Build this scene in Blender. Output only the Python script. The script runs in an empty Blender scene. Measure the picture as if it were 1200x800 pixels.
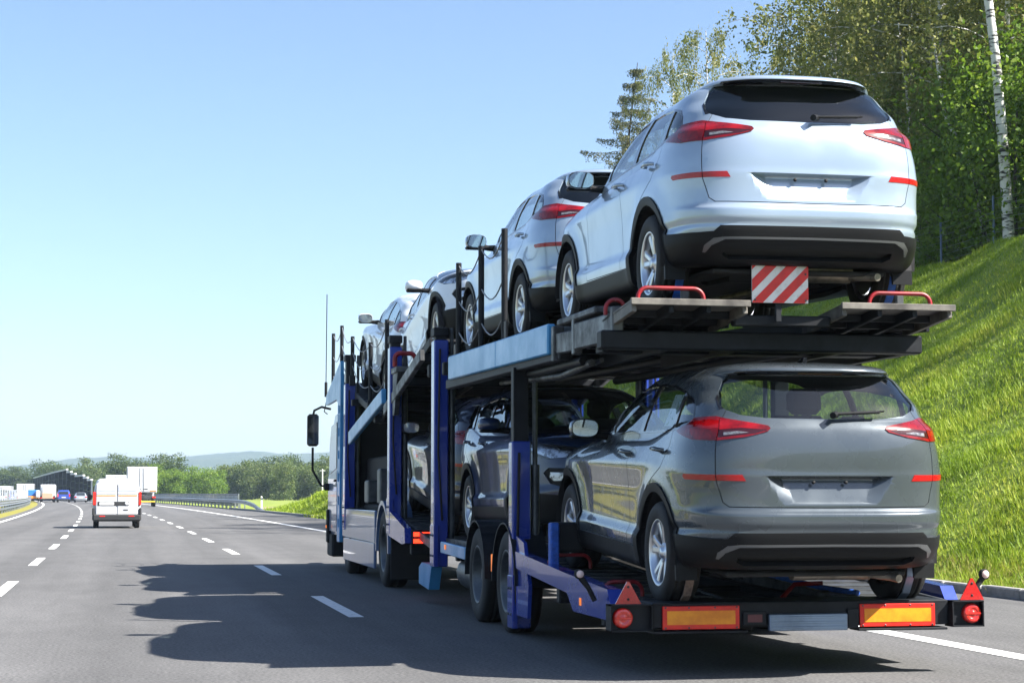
import bpy, math, random
import numpy as np
from mathutils import Vector, Euler, Matrix
random.seed(5)
sc = bpy.context.scene
# ---------------------------------------------------------------- camera
FPX, CAM_H = 2150.0, 1.21                       # focal length in pixels of a 1200 wide frame, eye height
PITCH = math.atan(178/FPX); YAW = math.atan(446*math.cos(PITCH)/FPX)
cam = bpy.data.cameras.new('camera'); cam.sensor_width = 36; cam.lens = 36*FPX/1200; cam.clip_end = 20000; cam.clip_start = .1
co = bpy.data.objects.new('camera', cam); sc.collection.objects.link(co); sc.camera = co
co.location = (0, 0, CAM_H)
fwd = Vector((math.sin(YAW)*math.cos(PITCH), math.cos(YAW)*math.cos(PITCH), math.sin(PITCH)))
co.rotation_euler = fwd.to_track_quat('-Z', 'Y').to_euler()
# ---------------------------------------------------------------- sky, sun, exposure
SUN_EL, SUN_AZ = math.radians(43.5), math.radians(120)      # azimuth clockwise from +Y
world = bpy.data.worlds.new('World'); sc.world = world; world.use_nodes = True
wn = world.node_tree; sky = wn.nodes.new('ShaderNodeTexSky'); sky.sky_type = 'NISHITA'; sky.sun_disc = False
sky.sun_elevation = SUN_EL; sky.sun_rotation = SUN_AZ; sky.air_density = .9; sky.dust_density = 1.3; sky.ozone_density = 3.0; sky.altitude = 100
wn.links.new(sky.outputs[0], wn.nodes['Background'].inputs[0]); wn.nodes['Background'].inputs[1].default_value = .072
sun = bpy.data.lights.new('sun', 'SUN'); sun.energy = 5.0; sun.angle = math.radians(.53); sun.color = (1, .955, .88)
so = bpy.data.objects.new('sun', sun); sc.collection.objects.link(so); so.location = (60, -20, 60)
sd_ = Vector((math.sin(SUN_AZ)*math.cos(SUN_EL), math.cos(SUN_AZ)*math.cos(SUN_EL), math.sin(SUN_EL)))
so.rotation_euler = (-sd_).to_track_quat('-Z', 'Y').to_euler()
sc.view_settings.view_transform = 'Standard'; sc.view_settings.look = 'None'; sc.view_settings.gamma = 1; sc.view_settings.exposure = 1.72
sc.cycles.use_denoising = True; sc.cycles.max_bounces = 8; sc.cycles.transparent_max_bounces = 24; sc.cycles.diffuse_bounces = 3
sc.cycles.glossy_bounces = 4; sc.cycles.caustics_reflective = False; sc.cycles.caustics_refractive = False; sc.cycles.volume_bounces = 0
# ---------------------------------------------------------------- helpers
COL = bpy.context.scene.collection
PI = math.pi
rng = np.random.default_rng(7)

def mat(name, col, rough=0.5, metal=0.0, noise=0.0, nscale=8.0, bump=0.0, bscale=60.0, coat=0.0, spec=0.5, emit=None,
        estr=0.0, col2=None, lo=0.4, hi=0.65, alpha=None, trans=0.0, detail=4.0, rnoise=0.0):
    m = bpy.data.materials.new(name); m.use_nodes = True
    nt = m.node_tree; b = nt.nodes['Principled BSDF']
    b.inputs['Base Color'].default_value = (*col, 1); b.inputs['Roughness'].default_value = rough
    b.inputs['Metallic'].default_value = metal; b.inputs['Coat Weight'].default_value = coat
    b.inputs['Coat Roughness'].default_value = 0.03
    b.inputs['Specular IOR Level'].default_value = spec; b.inputs['Transmission Weight'].default_value = trans
    if emit: b.inputs['Emission Color'].default_value = (*emit, 1); b.inputs['Emission Strength'].default_value = estr
    if alpha is not None: b.inputs['Alpha'].default_value = alpha
    if noise > 0 or col2 is not None or rnoise > 0:
        tc = nt.nodes.new('ShaderNodeTexCoord')
        n = nt.nodes.new('ShaderNodeTexNoise'); n.inputs['Scale'].default_value = nscale; n.inputs['Detail'].default_value = detail
        n.inputs['Roughness'].default_value = 0.65
        nt.links.new(tc.outputs['Object'], n.inputs['Vector'])
        r = nt.nodes.new('ShaderNodeValToRGB'); r.color_ramp.elements[0].position = lo; r.color_ramp.elements[1].position = hi
        c2 = col2 if col2 is not None else tuple(max(0, c*(1-noise)) for c in col)
        r.color_ramp.elements[0].color = (*col, 1); r.color_ramp.elements[1].color = (*c2, 1)
        nt.links.new(n.outputs['Fac'], r.inputs['Fac']); nt.links.new(r.outputs['Color'], b.inputs['Base Color'])
        if rnoise > 0:
            mr = nt.nodes.new('ShaderNodeMapRange'); mr.inputs['To Min'].default_value = max(0, rough-rnoise); mr.inputs['To Max'].default_value = min(1, rough+rnoise)
            mr.inputs['From Min'].default_value = .3; mr.inputs['From Max'].default_value = .7
            nt.links.new(n.outputs['Fac'], mr.inputs['Value']); nt.links.new(mr.outputs['Result'], b.inputs['Roughness'])
    if bump > 0:
        tc = nt.nodes.new('ShaderNodeTexCoord')
        n = nt.nodes.new('ShaderNodeTexNoise'); n.inputs['Scale'].default_value = bscale; n.inputs['Detail'].default_value = 4
        nt.links.new(tc.outputs['Object'], n.inputs['Vector'])
        bp = nt.nodes.new('ShaderNodeBump'); bp.inputs['Strength'].default_value = bump; bp.inputs['Distance'].default_value = 0.02
        nt.links.new(n.outputs['Fac'], bp.inputs['Height']); nt.links.new(bp.outputs['Normal'], b.inputs['Normal'])
    return m

def glass_mat(name, tint=(0.02, 0.03, 0.035), op=0.55, tr=(0.55, 0.6, 0.6)):
    # tinted window: clear tinted see-through plus a reflecting front
    m = bpy.data.materials.new(name); m.use_nodes = True; nt = m.node_tree; nt.nodes.clear()
    o = nt.nodes.new('ShaderNodeOutputMaterial'); t = nt.nodes.new('ShaderNodeBsdfTransparent'); t.inputs['Color'].default_value = (*tr, 1)
    d = nt.nodes.new('ShaderNodeBsdfDiffuse'); d.inputs['Color'].default_value = (*tint, 1)
    g = nt.nodes.new('ShaderNodeBsdfGlossy'); g.inputs['Roughness'].default_value = 0.01; g.inputs['Color'].default_value = (0.95, 0.97, 1, 1)
    fr = nt.nodes.new('ShaderNodeFresnel'); ge = nt.nodes.new('ShaderNodeNewGeometry'); mi = nt.nodes.new('ShaderNodeMapRange'); mi.inputs['To Min'].default_value = 1.6; mi.inputs['To Max'].default_value = 1/1.6
    nt.links.new(ge.outputs['Backfacing'], mi.inputs['Value']); nt.links.new(mi.outputs[0], fr.inputs['IOR'])   # thin pane: the same reflection from both sides
    a = nt.nodes.new('ShaderNodeMixShader'); a.inputs['Fac'].default_value = op
    b = nt.nodes.new('ShaderNodeMixShader')
    nt.links.new(t.outputs[0], a.inputs[1]); nt.links.new(d.outputs[0], a.inputs[2])
    nt.links.new(fr.outputs[0], b.inputs['Fac']); nt.links.new(a.outputs[0], b.inputs[1]); nt.links.new(g.outputs[0], b.inputs[2])
    nt.links.new(b.outputs[0], o.inputs['Surface'])
    return m

def link(o, parent=None):
    COL.objects.link(o)
    if parent is not None: o.parent = parent
    return o

def tag(o, label=None, cat=None, group=None, kind=None):
    if label: o['label'] = label
    if cat: o['category'] = cat
    if group: o['group'] = group
    if kind: o['kind'] = kind
    return o

def empty(name, loc=(0, 0, 0), rot=(0, 0, 0), label=None, cat=None, group=None):
    o = bpy.data.objects.new(name, None); o.empty_display_size = .2
    link(o); o.location = loc; o.rotation_euler = rot
    return tag(o, label, cat, group)

def np_mesh(name, V, F, smooth=False):
    """V (n,3); F either (m,k) int array or list of tuples"""
    me = bpy.data.meshes.new(name)
    if isinstance(F, np.ndarray):
        V = np.asarray(V, np.float32); m, k = F.shape
        me.vertices.add(len(V)); me.vertices.foreach_set('co', V.ravel())
        me.loops.add(m*k); me.loops.foreach_set('vertex_index', F.astype(np.int32).ravel())
        me.polygons.add(m); me.polygons.foreach_set('loop_start', np.arange(0, m*k, k, dtype=np.int32))
        try: me.polygons.foreach_set('loop_total', np.full(m, k, np.int32))
        except Exception: pass
        me.update(calc_edges=True)
    else:
        me.from_pydata([tuple(map(float, v)) for v in V], [], [tuple(int(i) for i in f) for f in F]); me.update()
    if smooth: me.polygons.foreach_set('use_smooth', np.ones(len(me.polygons), bool))
    return me

class MB:
    """collects shapes into one mesh"""
    def __init__(s): s.v = []; s.f = []; s.sm = []
    def add(s, V, F, smooth=False):
        o = len(s.v); s.v += [tuple(p) for p in V]; s.f += [tuple(i+o for i in f) for f in F]; s.sm += [smooth]*len(F); return s
    def box(s, c, d, b=0.0, rot=None):
        """chamfered box centre c, size d"""
        hx, hy, hz = d[0]/2, d[1]/2, d[2]/2; b = min(b, hx*.9, hy*.9, hz*.9)
        if b <= 0:
            V = [(x*hx, y*hy, z*hz) for z in (-1, 1) for y in (-1, 1) for x in (-1, 1)]
            F = [(0, 2, 3, 1), (4, 5, 7, 6), (0, 1, 5, 4), (2, 6, 7, 3), (0, 4, 6, 2), (1, 3, 7, 5)]
        else:
            V = []; F = []; idx = {}
            for x in (-1, 1):
                for y in (-1, 1):
                    for z in (-1, 1):
                        for k in range(3):
                            p = [x*(hx-b), y*(hy-b), z*(hz-b)]; p[k] = (x, y, z)[k]*(hx, hy, hz)[k]
                            idx[x, y, z, k] = len(V); V.append(tuple(p))
            for k in range(3):
                i, j = (k+1) % 3, (k+2) % 3
                for sg in (-1, 1):
                    q = []
                    for a_, b_ in ((-1, -1), (1, -1), (1, 1), (-1, 1)):
                        t = [0, 0, 0]; t[k] = sg; t[i] = a_; t[j] = b_; q.append(idx[(*t, k)])
                    F.append(tuple(q if sg > 0 else q[::-1]))
            for k in range(3):
                i, j = (k+1) % 3, (k+2) % 3
                for a_ in (-1, 1):
                    for b_ in (-1, 1):
                        t0 = [0, 0, 0]; t0[i] = a_; t0[j] = b_; t1 = t0[:]; t0[k] = -1; t1[k] = 1
                        q = [idx[(*t0, i)], idx[(*t1, i)], idx[(*t1, j)], idx[(*t0, j)]]
                        F.append(tuple(q if a_*b_ < 0 else q[::-1]))
            for x in (-1, 1):
                for y in (-1, 1):
                    for z in (-1, 1):
                        q = [idx[x, y, z, 0], idx[x, y, z, 1], idx[x, y, z, 2]]
                        F.append(tuple(q if x*y*z > 0 else q[::-1]))
        if rot is not None:
            M = Euler(rot).to_matrix(); V = [tuple(M @ Vector(p)) for p in V]
        V = [(p[0]+c[0], p[1]+c[1], p[2]+c[2]) for p in V]
        return s.add(V, F)
    def bb(s, x0, x1, y0, y1, z0, z1, b=0.0):
        return s.box(((x0+x1)/2, (y0+y1)/2, (z0+z1)/2), (abs(x1-x0), abs(y1-y0), abs(z1-z0)), b)
    def bar(s, p, q, w, h, b=0.0, up=(0, 0, 1)):
        """box from p to q, width w, height h"""
        p, q = Vector(p), Vector(q); d = q-p; L = d.length; d.normalize(); u = Vector(up)
        r = d.cross(u)
        if r.length < 1e-4: r = d.cross(Vector((1, 0, 0)))
        r.normalize(); u = r.cross(d)
        t = MB(); t.box((0, 0, 0), (w, L, h), b); c = (p+q)/2
        V = [tuple(c + r*v[0] + d*v[1] + u*v[2]) for v in t.v]
        return s.add(V, t.f)
    def tube(s, pts, r, n=8, cap=True, smooth=True):
        pts = [Vector(p) for p in pts]; V = []; F = []; m = len(pts)
        rr = r if isinstance(r, (list, tuple)) else [r]*m
        prev = None
        for i, p in enumerate(pts):
            d = (pts[min(i+1, m-1)]-pts[max(i-1, 0)]).normalized()
            if prev is None:
                a = d.orthogonal().normalized()
            else:
                a = (prev - d*prev.dot(d)).normalized()
            prev = a; b = d.cross(a)
            for k in range(n):
                t = 2*PI*k/n; V.append(tuple(p + (a*math.cos(t)+b*math.sin(t))*rr[i]))
        for i in range(m-1):
            for k in range(n): F.append((i*n+k, i*n+(k+1) % n, (i+1)*n+(k+1) % n, (i+1)*n+k))
        s.add(V, F, smooth)
        if cap:
            s.add(V[:n], [tuple(range(n))[::-1]]); s.add(V[-n:], [tuple(range(n))])
        return s
    def lathe(s, prof, c, axis=0, n=32, smooth=True, sg=1):
        """prof list of (r, h); axis 0: revolve about x, h along x*sg"""
        V = []; F = []; m = len(prof)
        for r, h in prof:
            for k in range(n):
                t = 2*PI*k/n; a, b = r*math.cos(t), r*math.sin(t)
                p = (h*sg, a, b) if axis == 0 else ((a, h*sg, b) if axis == 1 else (a, b, h*sg))
                V.append((p[0]+c[0], p[1]+c[1], p[2]+c[2]))
        for i in range(m-1):
            for k in range(n): 
                q = (i*n+k, i*n+(k+1) % n, (i+1)*n+(k+1) % n, (i+1)*n+k)
                F.append(q if sg < 0 else q[::-1])
        return s.add(V, F, smooth)
    def prism(s, poly, a0, a1, axis=0):
        """poly 2d points extruded along axis from a0 to a1; axis 0: (y,z) axis 1: (x,z) axis 2: (x,y)"""
        n = len(poly); area = sum(poly[i][0]*poly[(i+1) % n][1]-poly[(i+1) % n][0]*poly[i][1] for i in range(n))
        if area < 0: poly = poly[::-1]
        def P(p, a): return (a, p[0], p[1]) if axis == 0 else ((p[0], a, p[1]) if axis == 1 else (p[0], p[1], a))
        if a0 > a1: a0, a1 = a1, a0
        V = [P(p, a0) for p in poly]+[P(p, a1) for p in poly]
        F = [tuple(range(n))[::-1], tuple(range(n, 2*n))] + [(i, (i+1) % n, n+(i+1) % n, n+i) for i in range(n)]
        if axis == 1: F = [f[::-1] for f in F]
        return s.add(V, F)
    def sphere(s, c, r, n=12, m=8, sc=(1, 1, 1)):
        V = []; F = []
        for i in range(m+1):
            ph = PI*i/m
            for k in range(n):
                t = 2*PI*k/n; V.append((c[0]+r*sc[0]*math.sin(ph)*math.cos(t), c[1]+r*sc[1]*math.sin(ph)*math.sin(t), c[2]+r*sc[2]*math.cos(ph)))
        for i in range(m):
            for k in range(n): F.append((i*n+k, (i+1)*n+k, (i+1)*n+(k+1) % n, i*n+(k+1) % n))
        return s.add(V, F, True)
    def mesh(s, name):
        me = bpy.data.meshes.new(name); me.from_pydata(s.v, [], s.f); me.update()
        me.polygons.foreach_set('use_smooth', np.array(s.sm, bool)); return me
    def build(s, name, m, parent=None, loc=None):
        me = s.mesh(name); me.materials.append(m)
        o = bpy.data.objects.new(name, me); link(o, parent)
        if loc is not None: o.location = loc
        return o

def meshobj(name, me, m, parent=None):
    if len(me.materials) == 0 and m is not None: me.materials.append(m)
    return link(bpy.data.objects.new(name, me), parent)

def copy_tree(o, parent=None, keep=('label', 'category', 'group', 'kind')):
    c = o.copy(); COL.objects.link(c); c.parent = parent
    for ch in o.children: copy_tree(ch, c)
    return c
# ---------------------------------------------------------------- the SUV
# skin rows from the underside to the roof: side (half width, z), rear centre (y, z), front centre (y, z), rear zone/exponent, front zone/exponent
ROWS = [
 # w     zs     yr     zr     yf    zf     Er    nr    Ef    nf   rise
 (.70, .205, -.50, .300, 3.25, .215, .80, 3.4, .85, 3.0, 0),
 (.840, .205, -.70, .300, 3.40, .205, 0.8, 4.4, .95, 3.0, 0),
 (.888, .235, -.775, .335, 3.47, .245, 0.82, 4.4, .98, 2.9, 0),
 (.905, .300, -.835, .385, 3.51, .320, 0.83, 4.4, 1.0, 2.8, 0),
 (.918, .385, -.872, .440, 3.54, .420, 0.84, 4.4, 1.0, 2.8, 0),
 (.920, .430, -.890, .520, 3.555, .500, 0.85, 4.4, 1.0, 2.8, 0),
 (.893, .490, -.893, .560, 3.56, .560, 0.85, 4.4, 1.0, 2.8, 0),
 (.895, .580, -.905, .600, 3.56, .640, 0.85, 4.4, 1.0, 2.8, 0),
 (.900, .680, -.903, .655, 3.55, .700, 0.85, 4.4, 1.0, 2.8, 0),
 (.905, .760, -.872, .695, 3.535, .760, 0.83, 4.4, 1.0, 2.8, .01),
 (.914, .840, -.868, .800, 3.51, .820, 0.83, 4.2, 1.0, 2.8, .015),
 (.921, .905, -.866, .905, 3.475, .875, 0.83, 4.2, .98, 2.8, .02),
 (.919, .930, -.862, .935, 3.44, .910, 0.83, 4.2, .97, 2.8, .024),
 (.905, .965, -.858, 1.03, 3.37, .945, 0.83, 4.2, .95, 2.9, .026),
 (.885, 1.005, -.846, 1.12, 3.20, .985, 0.82, 4.2, .90, 3.0, .028),
 (.868, 1.035, -.822, 1.20, 2.95, 1.020, 0.78, 4.2, .85, 3.0, .030),
 (.850, 1.060, -.790, 1.255, 2.70, 1.050, .80, 3.6, .80, 3.0, .032),
 (.832, 1.085, -.765, 1.285, 2.47, 1.075, .74, 3.6, .76, 2.9, .034),
 (.806, 1.190, -.718, 1.36, 2.15, 1.225, .68, 3.6, .74, 2.8, .030),
 (.765, 1.320, -.655, 1.45, 1.80, 1.385, .64, 3.0, .74, 2.7, .022),
 (.715, 1.430, -.600, 1.525, 1.48, 1.505, .62, 3.0, .74, 2.7, .014),
 (.670, 1.500, -.585, 1.552, 1.28, 1.562, .62, 3.0, .74, 2.7, .006),
 (.640, 1.530, -.660, 1.565, 1.17, 1.583, .66, 3.0, .74, 2.7, 0),
 (.618, 1.545, -.690, 1.580, 1.12, 1.590, .68, 3.0, .74, 2.6, 0),
 (.590, 1.562, -.680, 1.600, 1.05, 1.600, .68, 3.0, .74, 2.5, 0),
 (.520, 1.590, -.600, 1.622, .95, 1.612, .65, 2.9, .70, 2.5, 0),
 (.380, 1.615, -.420, 1.638, .85, 1.628, .55, 2.8, .60, 2.5, 0),
 (.200, 1.630, -.300, 1.644, .75, 1.640, .45, 2.6, .50, 2.5, 0),
 (.000, 1.634, -.200, 1.646, .70, 1.645, .35, 2.5, .40, 2.5, 0),
]
WR = .347           # tyre radius
WB = 2.67

def sstep(a, b, x):
    t = np.clip((x-a)/(b-a), 0, 1); return t*t*(3-2*t)

def car_grid():
    R = np.array(ROWS); n = len(R)
    # spacing of sub rows by size of the step
    step = np.maximum(np.hypot(np.diff(R[:, 0]), np.diff(R[:, 1])), np.maximum(np.hypot(np.diff(R[:, 2]), np.diff(R[:, 3])), .45*np.hypot(np.diff(R[:, 4]), np.diff(R[:, 5]))))
    ts = []
    for i in range(n-1):
        k = int(np.clip(math.ceil(step[i]/.026), 2, 6)); ts += [i+j/k for j in range(k)]
    ts.append(n-1)
    # monotone-ish Catmull-Rom
    def interp(col):
        out = []
        for t in ts:
            i = min(int(t), n-2); u = t-i
            p0, p1, p2, p3 = col[max(i-1, 0)], col[i], col[i+1], col[min(i+2, n-1)]
            d1, d2 = (p2-p0)/2, (p3-p1)/2; s = p2-p1
            def lim(d):
                if d*s <= 0: return 0.0
                return math.copysign(min(abs(d), 2.2*abs(s)), s)
            d1, d2 = lim(d1), lim(d2)
            h = u*u*(3-2*u); out.append(p1*(1-h)+p2*h + d1*(u*(1-u)**2) - d2*(u*u*(1-u)))
        return np.array(out)
    C = [interp(R[:, k]) for k in range(R.shape[1])]
    nr, ns, nf = 30, 64, 28
    G = np.zeros((len(ts), nr+ns+nf+1, 3)); 
    ph = np.linspace(0, PI/2, 400)
    for r in range(len(ts)):
        w, zs, yr, zr, yf, zf, Er, en, Ef, fn, rise = [c[r] for c in C]
        def corner(E, e):
            x = w*np.sin(ph)**(2/e); y = E*(1-np.clip(np.cos(ph), 0, 1)**(2/e)); return x, y
        def resample(x, y, k):
            s = np.concatenate([[0], np.cumsum(np.hypot(np.diff(x), np.diff(y)))]); 
            q = np.linspace(0, s[-1], k+1); return np.interp(q, s, x), np.interp(q, s, y), s[-1]
        x, y = corner(Er, en); rx, ry, La = resample(x, y, nr); ry = yr+ry
        x, y = corner(Ef, fn); fx, fy, Lf = resample(x, y, nf); fy = (yf-fy)[::-1]; fx = fx[::-1]
        sy = np.linspace(ry[-1], fy[0], ns+1)[1:-1]; u = (sy-ry[-1])/(fy[0]-ry[-1])
        sx = w + .012*np.sin(PI*u)*min(1, w/.6)
        X = np.concatenate([rx, sx, fx]); Y = np.concatenate([ry, sy, fy])
        S = np.concatenate([[0], np.cumsum(np.hypot(np.diff(X), np.diff(Y)))]); T = S[-1]
        side = zs + rise*(1.1-Y)*1.0
        if zs > 1.4: side = side - .028*np.clip((Y-.35)/1.0, -1.2, 1.2)**2*(1 if zs < 1.6 else .6)
        gr = sstep(.50*La, La+.55, S); gf = sstep(.35*Lf, Lf+.35, T-S)
        Z = side.copy(); Z = zr+(Z-zr)*gr; Z = zf+(Z-zf)*gf
        G[r] = np.stack([X, Y, Z], 1)
    # wheel arch flares
    for yc in (0, WB):
        d = np.hypot(G[..., 1]-yc, G[..., 2]-WR); 
        k = np.exp(-((d-.46)/.10)**2)*sstep(.55, .85, G[..., 0])*(G[..., 2] < 1.0)
        G[..., 0] += .022*k
    f = sstep(.15, -.45, -(-G[..., 1]))*0 + sstep(-.15, .50, -G[..., 1]); G[..., 0] -= .030*f*(1-sstep(.50, .60, G[..., 2]))*sstep(.55, .85, G[..., 0])
    return G

class Skin:
    """half of the car (x >= 0) as polygons that can be cut along outlines"""
    def __init__(s, G):
        nr, nc, _ = G.shape; s.P = [tuple(p) for p in G.reshape(-1, 3)]
        ref = None
        # distance round the body from the rear centre and from the front centre, at shoulder height
        mid = np.argmin(np.abs(G[:, 0, 2]-1.12)); g = G[mid]; a = np.concatenate([[0], np.cumsum(np.hypot(np.diff(g[:, 0]), np.diff(g[:, 1])))])
        low = np.argmin(np.abs(G[:, -1, 2]-.80)); g = G[low][::-1]; b = np.concatenate([[0], np.cumsum(np.hypot(np.diff(g[:, 0]), np.diff(g[:, 1])))])[::-1]
        s.A = list(np.tile(a, nr)); s.B = list(np.tile(b, nr))
        s.F = []; s.T = []
        for i in range(nr-1):
            for j in range(nc-1):
                q = (i*nc+j, i*nc+j+1, (i+1)*nc+j+1, (i+1)*nc+j)
                s.F.append(q); s.T.append('body')
    def uv(s, i, pr):
        p = s.P[i]
        if pr == 'side': return p[1], p[2]
        if pr == 'rear' or pr == 'front': return p[0], p[2]
        if pr == 'top': return p[0], p[1]
        if pr == 'ra': return s.A[i], p[2]
        if pr == 'fa': return s.B[i], p[2]
    def cut(s, poly, pr, tg, ok=None, only=None):
        """cut the outline poly into the skin and tag what lies inside"""
        n = len(s.P); xs = [q[0] for q in poly]; zs = [q[1] for q in poly]; x0, x1, z0, z1 = min(xs), max(xs), min(zs), max(zs)
        U = [s.uv(i, pr) for i in range(n)]
        cand = []
        for k, f in enumerate(s.F):
            if only and s.T[k] not in only: continue
            us = [U[i][0] for i in f]; vs = [U[i][1] for i in f]
            if max(us) < x0 or min(us) > x1 or max(vs) < z0 or min(vs) > z1: continue
            if ok and not ok(np.mean([s.P[i] for i in f], 0)): continue
            cand.append(k)
        m = len(poly)
        for e in range(m):
            (ax, az), (bx, bz) = poly[e], poly[(e+1) % m]
            nx, nz = -(bz-az), bx-ax; L = math.hypot(nx, nz)
            if L < 1e-9: continue
            nx /= L; nz /= L; c = nx*ax+nz*az; new = {}; add = []
            ex0, ex1, ez0, ez1 = min(ax, bx)-1e-6, max(ax, bx)+1e-6, min(az, bz)-1e-6, max(az, bz)+1e-6
            for k in cand:
                f = s.F[k]; us = [U[i][0] for i in f]; vs = [U[i][1] for i in f]
                if max(us) < ex0 or min(us) > ex1 or max(vs) < ez0 or min(vs) > ez1: continue
                d = [nx*u+nz*v-c for u, v in zip(us, vs)]
                if min(d) > -1e-5 or max(d) < 1e-5: continue
                pos, neg = [], []; q = len(f)
                for t in range(q):
                    i, j = f[t], f[(t+1) % q]; di, dj = d[t], d[(t+1) % q]
                    if di >= -1e-5: pos.append(i)
                    if di <= 1e-5: neg.append(i)
                    if (di > 1e-5 and dj < -1e-5) or (di < -1e-5 and dj > 1e-5):
                        key = (min(i, j), max(i, j))
                        if key not in new:
                            w = di/(di-dj); a, b = s.P[i], s.P[j]
                            s.P.append(tuple(a[r]+(b[r]-a[r])*w for r in range(3)))
                            s.A.append(s.A[i]+(s.A[j]-s.A[i])*w); s.B.append(s.B[i]+(s.B[j]-s.B[i])*w)
                            U.append(s.uv(len(s.P)-1, pr)); new[key] = len(s.P)-1
                        v = new[key]; pos.append(v); neg.append(v)
                if len(pos) >= 3 and len(neg) >= 3:
                    s.F[k] = tuple(pos); s.F.append(tuple(neg)); s.T.append(s.T[k]); add.append(len(s.F)-1)
            cand += add
        for k in cand:
            f = s.F[k]; u = sum(U[i][0] for i in f)/len(f); v = sum(U[i][1] for i in f)/len(f)
            ins = False
            for e in range(m):
                (ax, az), (bx, bz) = poly[e], poly[(e+1) % m]
                if (az > v) != (bz > v) and u < (bx-ax)*(v-az)/(bz-az)+ax: ins = not ins
            if ins: s.T[k] = tg(s.T[k]) if callable(tg) else tg
    def strip(s, line, w, pr, tg, ok=None, only=None):
        for (a, b) in zip(line[:-1], line[1:]):
            dx, dz = b[0]-a[0], b[1]-a[1]; L = math.hypot(dx, dz); ex, ez = dx/L*w*.4, dz/L*w*.4; nx, nz = -dz/L*w/2, dx/L*w/2
            s.cut([(a[0]-ex+nx, a[1]-ez+nz), (a[0]-ex-nx, a[1]-ez-nz), (b[0]+ex-nx, b[1]+ez-nz), (b[0]+ex+nx, b[1]+ez+nz)], pr, tg, ok, only)
    def normals(s):
        P = np.array(s.P); N = np.zeros_like(P)
        for f in s.F:
            a = np.zeros(3)
            for t in range(1, len(f)-1): a += np.cross(P[f[t]]-P[f[0]], P[f[t+1]]-P[f[0]])
            for i in f: N[i] += a
        N[np.abs(P[:, 0]) < 1e-4, 0] = 0
        L = np.linalg.norm(N, axis=1, keepdims=True); s.N = N/np.maximum(L, 1e-12)
    def take(s, tags, side=0, push=0.0, lip=0.0, lipdir=None, flip=False, offs=0.0):
        """vertices, faces, normals of the tagged faces; side 1 = right, -1 = left, 0 = both"""
        V, Fo, No = [], [], []
        for sg in ((1, -1) if side == 0 else (side,)):
            mp = {}; fs = []
            for f, t in zip(s.F, s.T):
                if t in tags: fs.append(f)
            def vid(i):
                if i not in mp:
                    mp[i] = len(V); p = np.array(s.P[i])+s.N[i]*push; nn = s.N[i]
                    V.append((sg*p[0], p[1], p[2])); No.append((sg*nn[0], nn[1], nn[2]))
                return mp[i]
            for f in fs:
                q = tuple(vid(i) for i in f)
                if (sg < 0) != flip: q = q[::-1]
                Fo.append(q)
            if lip:
                cnt = {}
                for f in fs:
                    for t in range(len(f)):
                        a, b = f[t], f[(t+1) % len(f)]; cnt[(a, b)] = cnt.get((a, b), 0)+1
                for (a, b), c in list(cnt.items()):
                    if (b, a) in cnt: continue
                    if abs(s.P[a][0]) < 1e-4 and abs(s.P[b][0]) < 1e-4: continue
                    pa, pb = np.array(V[mp[a]]), np.array(V[mp[b]]); k = len(V)
                    da = -np.array(No[mp[a]])*lip if lipdir is None else np.array(lipdir)*np.array([sg, 1, 1])*lip
                    db = -np.array(No[mp[b]])*lip if lipdir is None else np.array(lipdir)*np.array([sg, 1, 1])*lip
                    V += [tuple(pa), tuple(pb), tuple(pb+db), tuple(pa+da)]
                    fn = np.cross(pb-pa, da)*(-1 if sg > 0 else 1); fn = fn/max(np.linalg.norm(fn), 1e-9)
                    No += [tuple(fn)]*4
                    q = (k+1, k, k+3, k+2); Fo.append(q if sg > 0 else q[::-1])
        if flip: No = [tuple(-c for c in q) for q in No]
        return V, Fo, No
    def obj(s, name, m, parent, tags, **k):
        V, F, N = s.take(tags, **k)
        if not F: return None
        me = bpy.data.meshes.new(name); me.from_pydata(V, [], F); me.update()
        me.polygons.foreach_set('use_smooth', np.ones(len(me.polygons), bool))
        if len(me.vertices) == len(N): me.normals_split_custom_set_from_vertices(N)
        me.materials.append(m)
        return meshobj(name, me, m, parent)

def arc_poly(yc, zc, r, a0=0, a1=2*PI, n=40):
    return [(yc+r*math.cos(a0+(a1-a0)*i/n), zc+r*math.sin(a0+(a1-a0)*i/n)) for i in range(n)]

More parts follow.
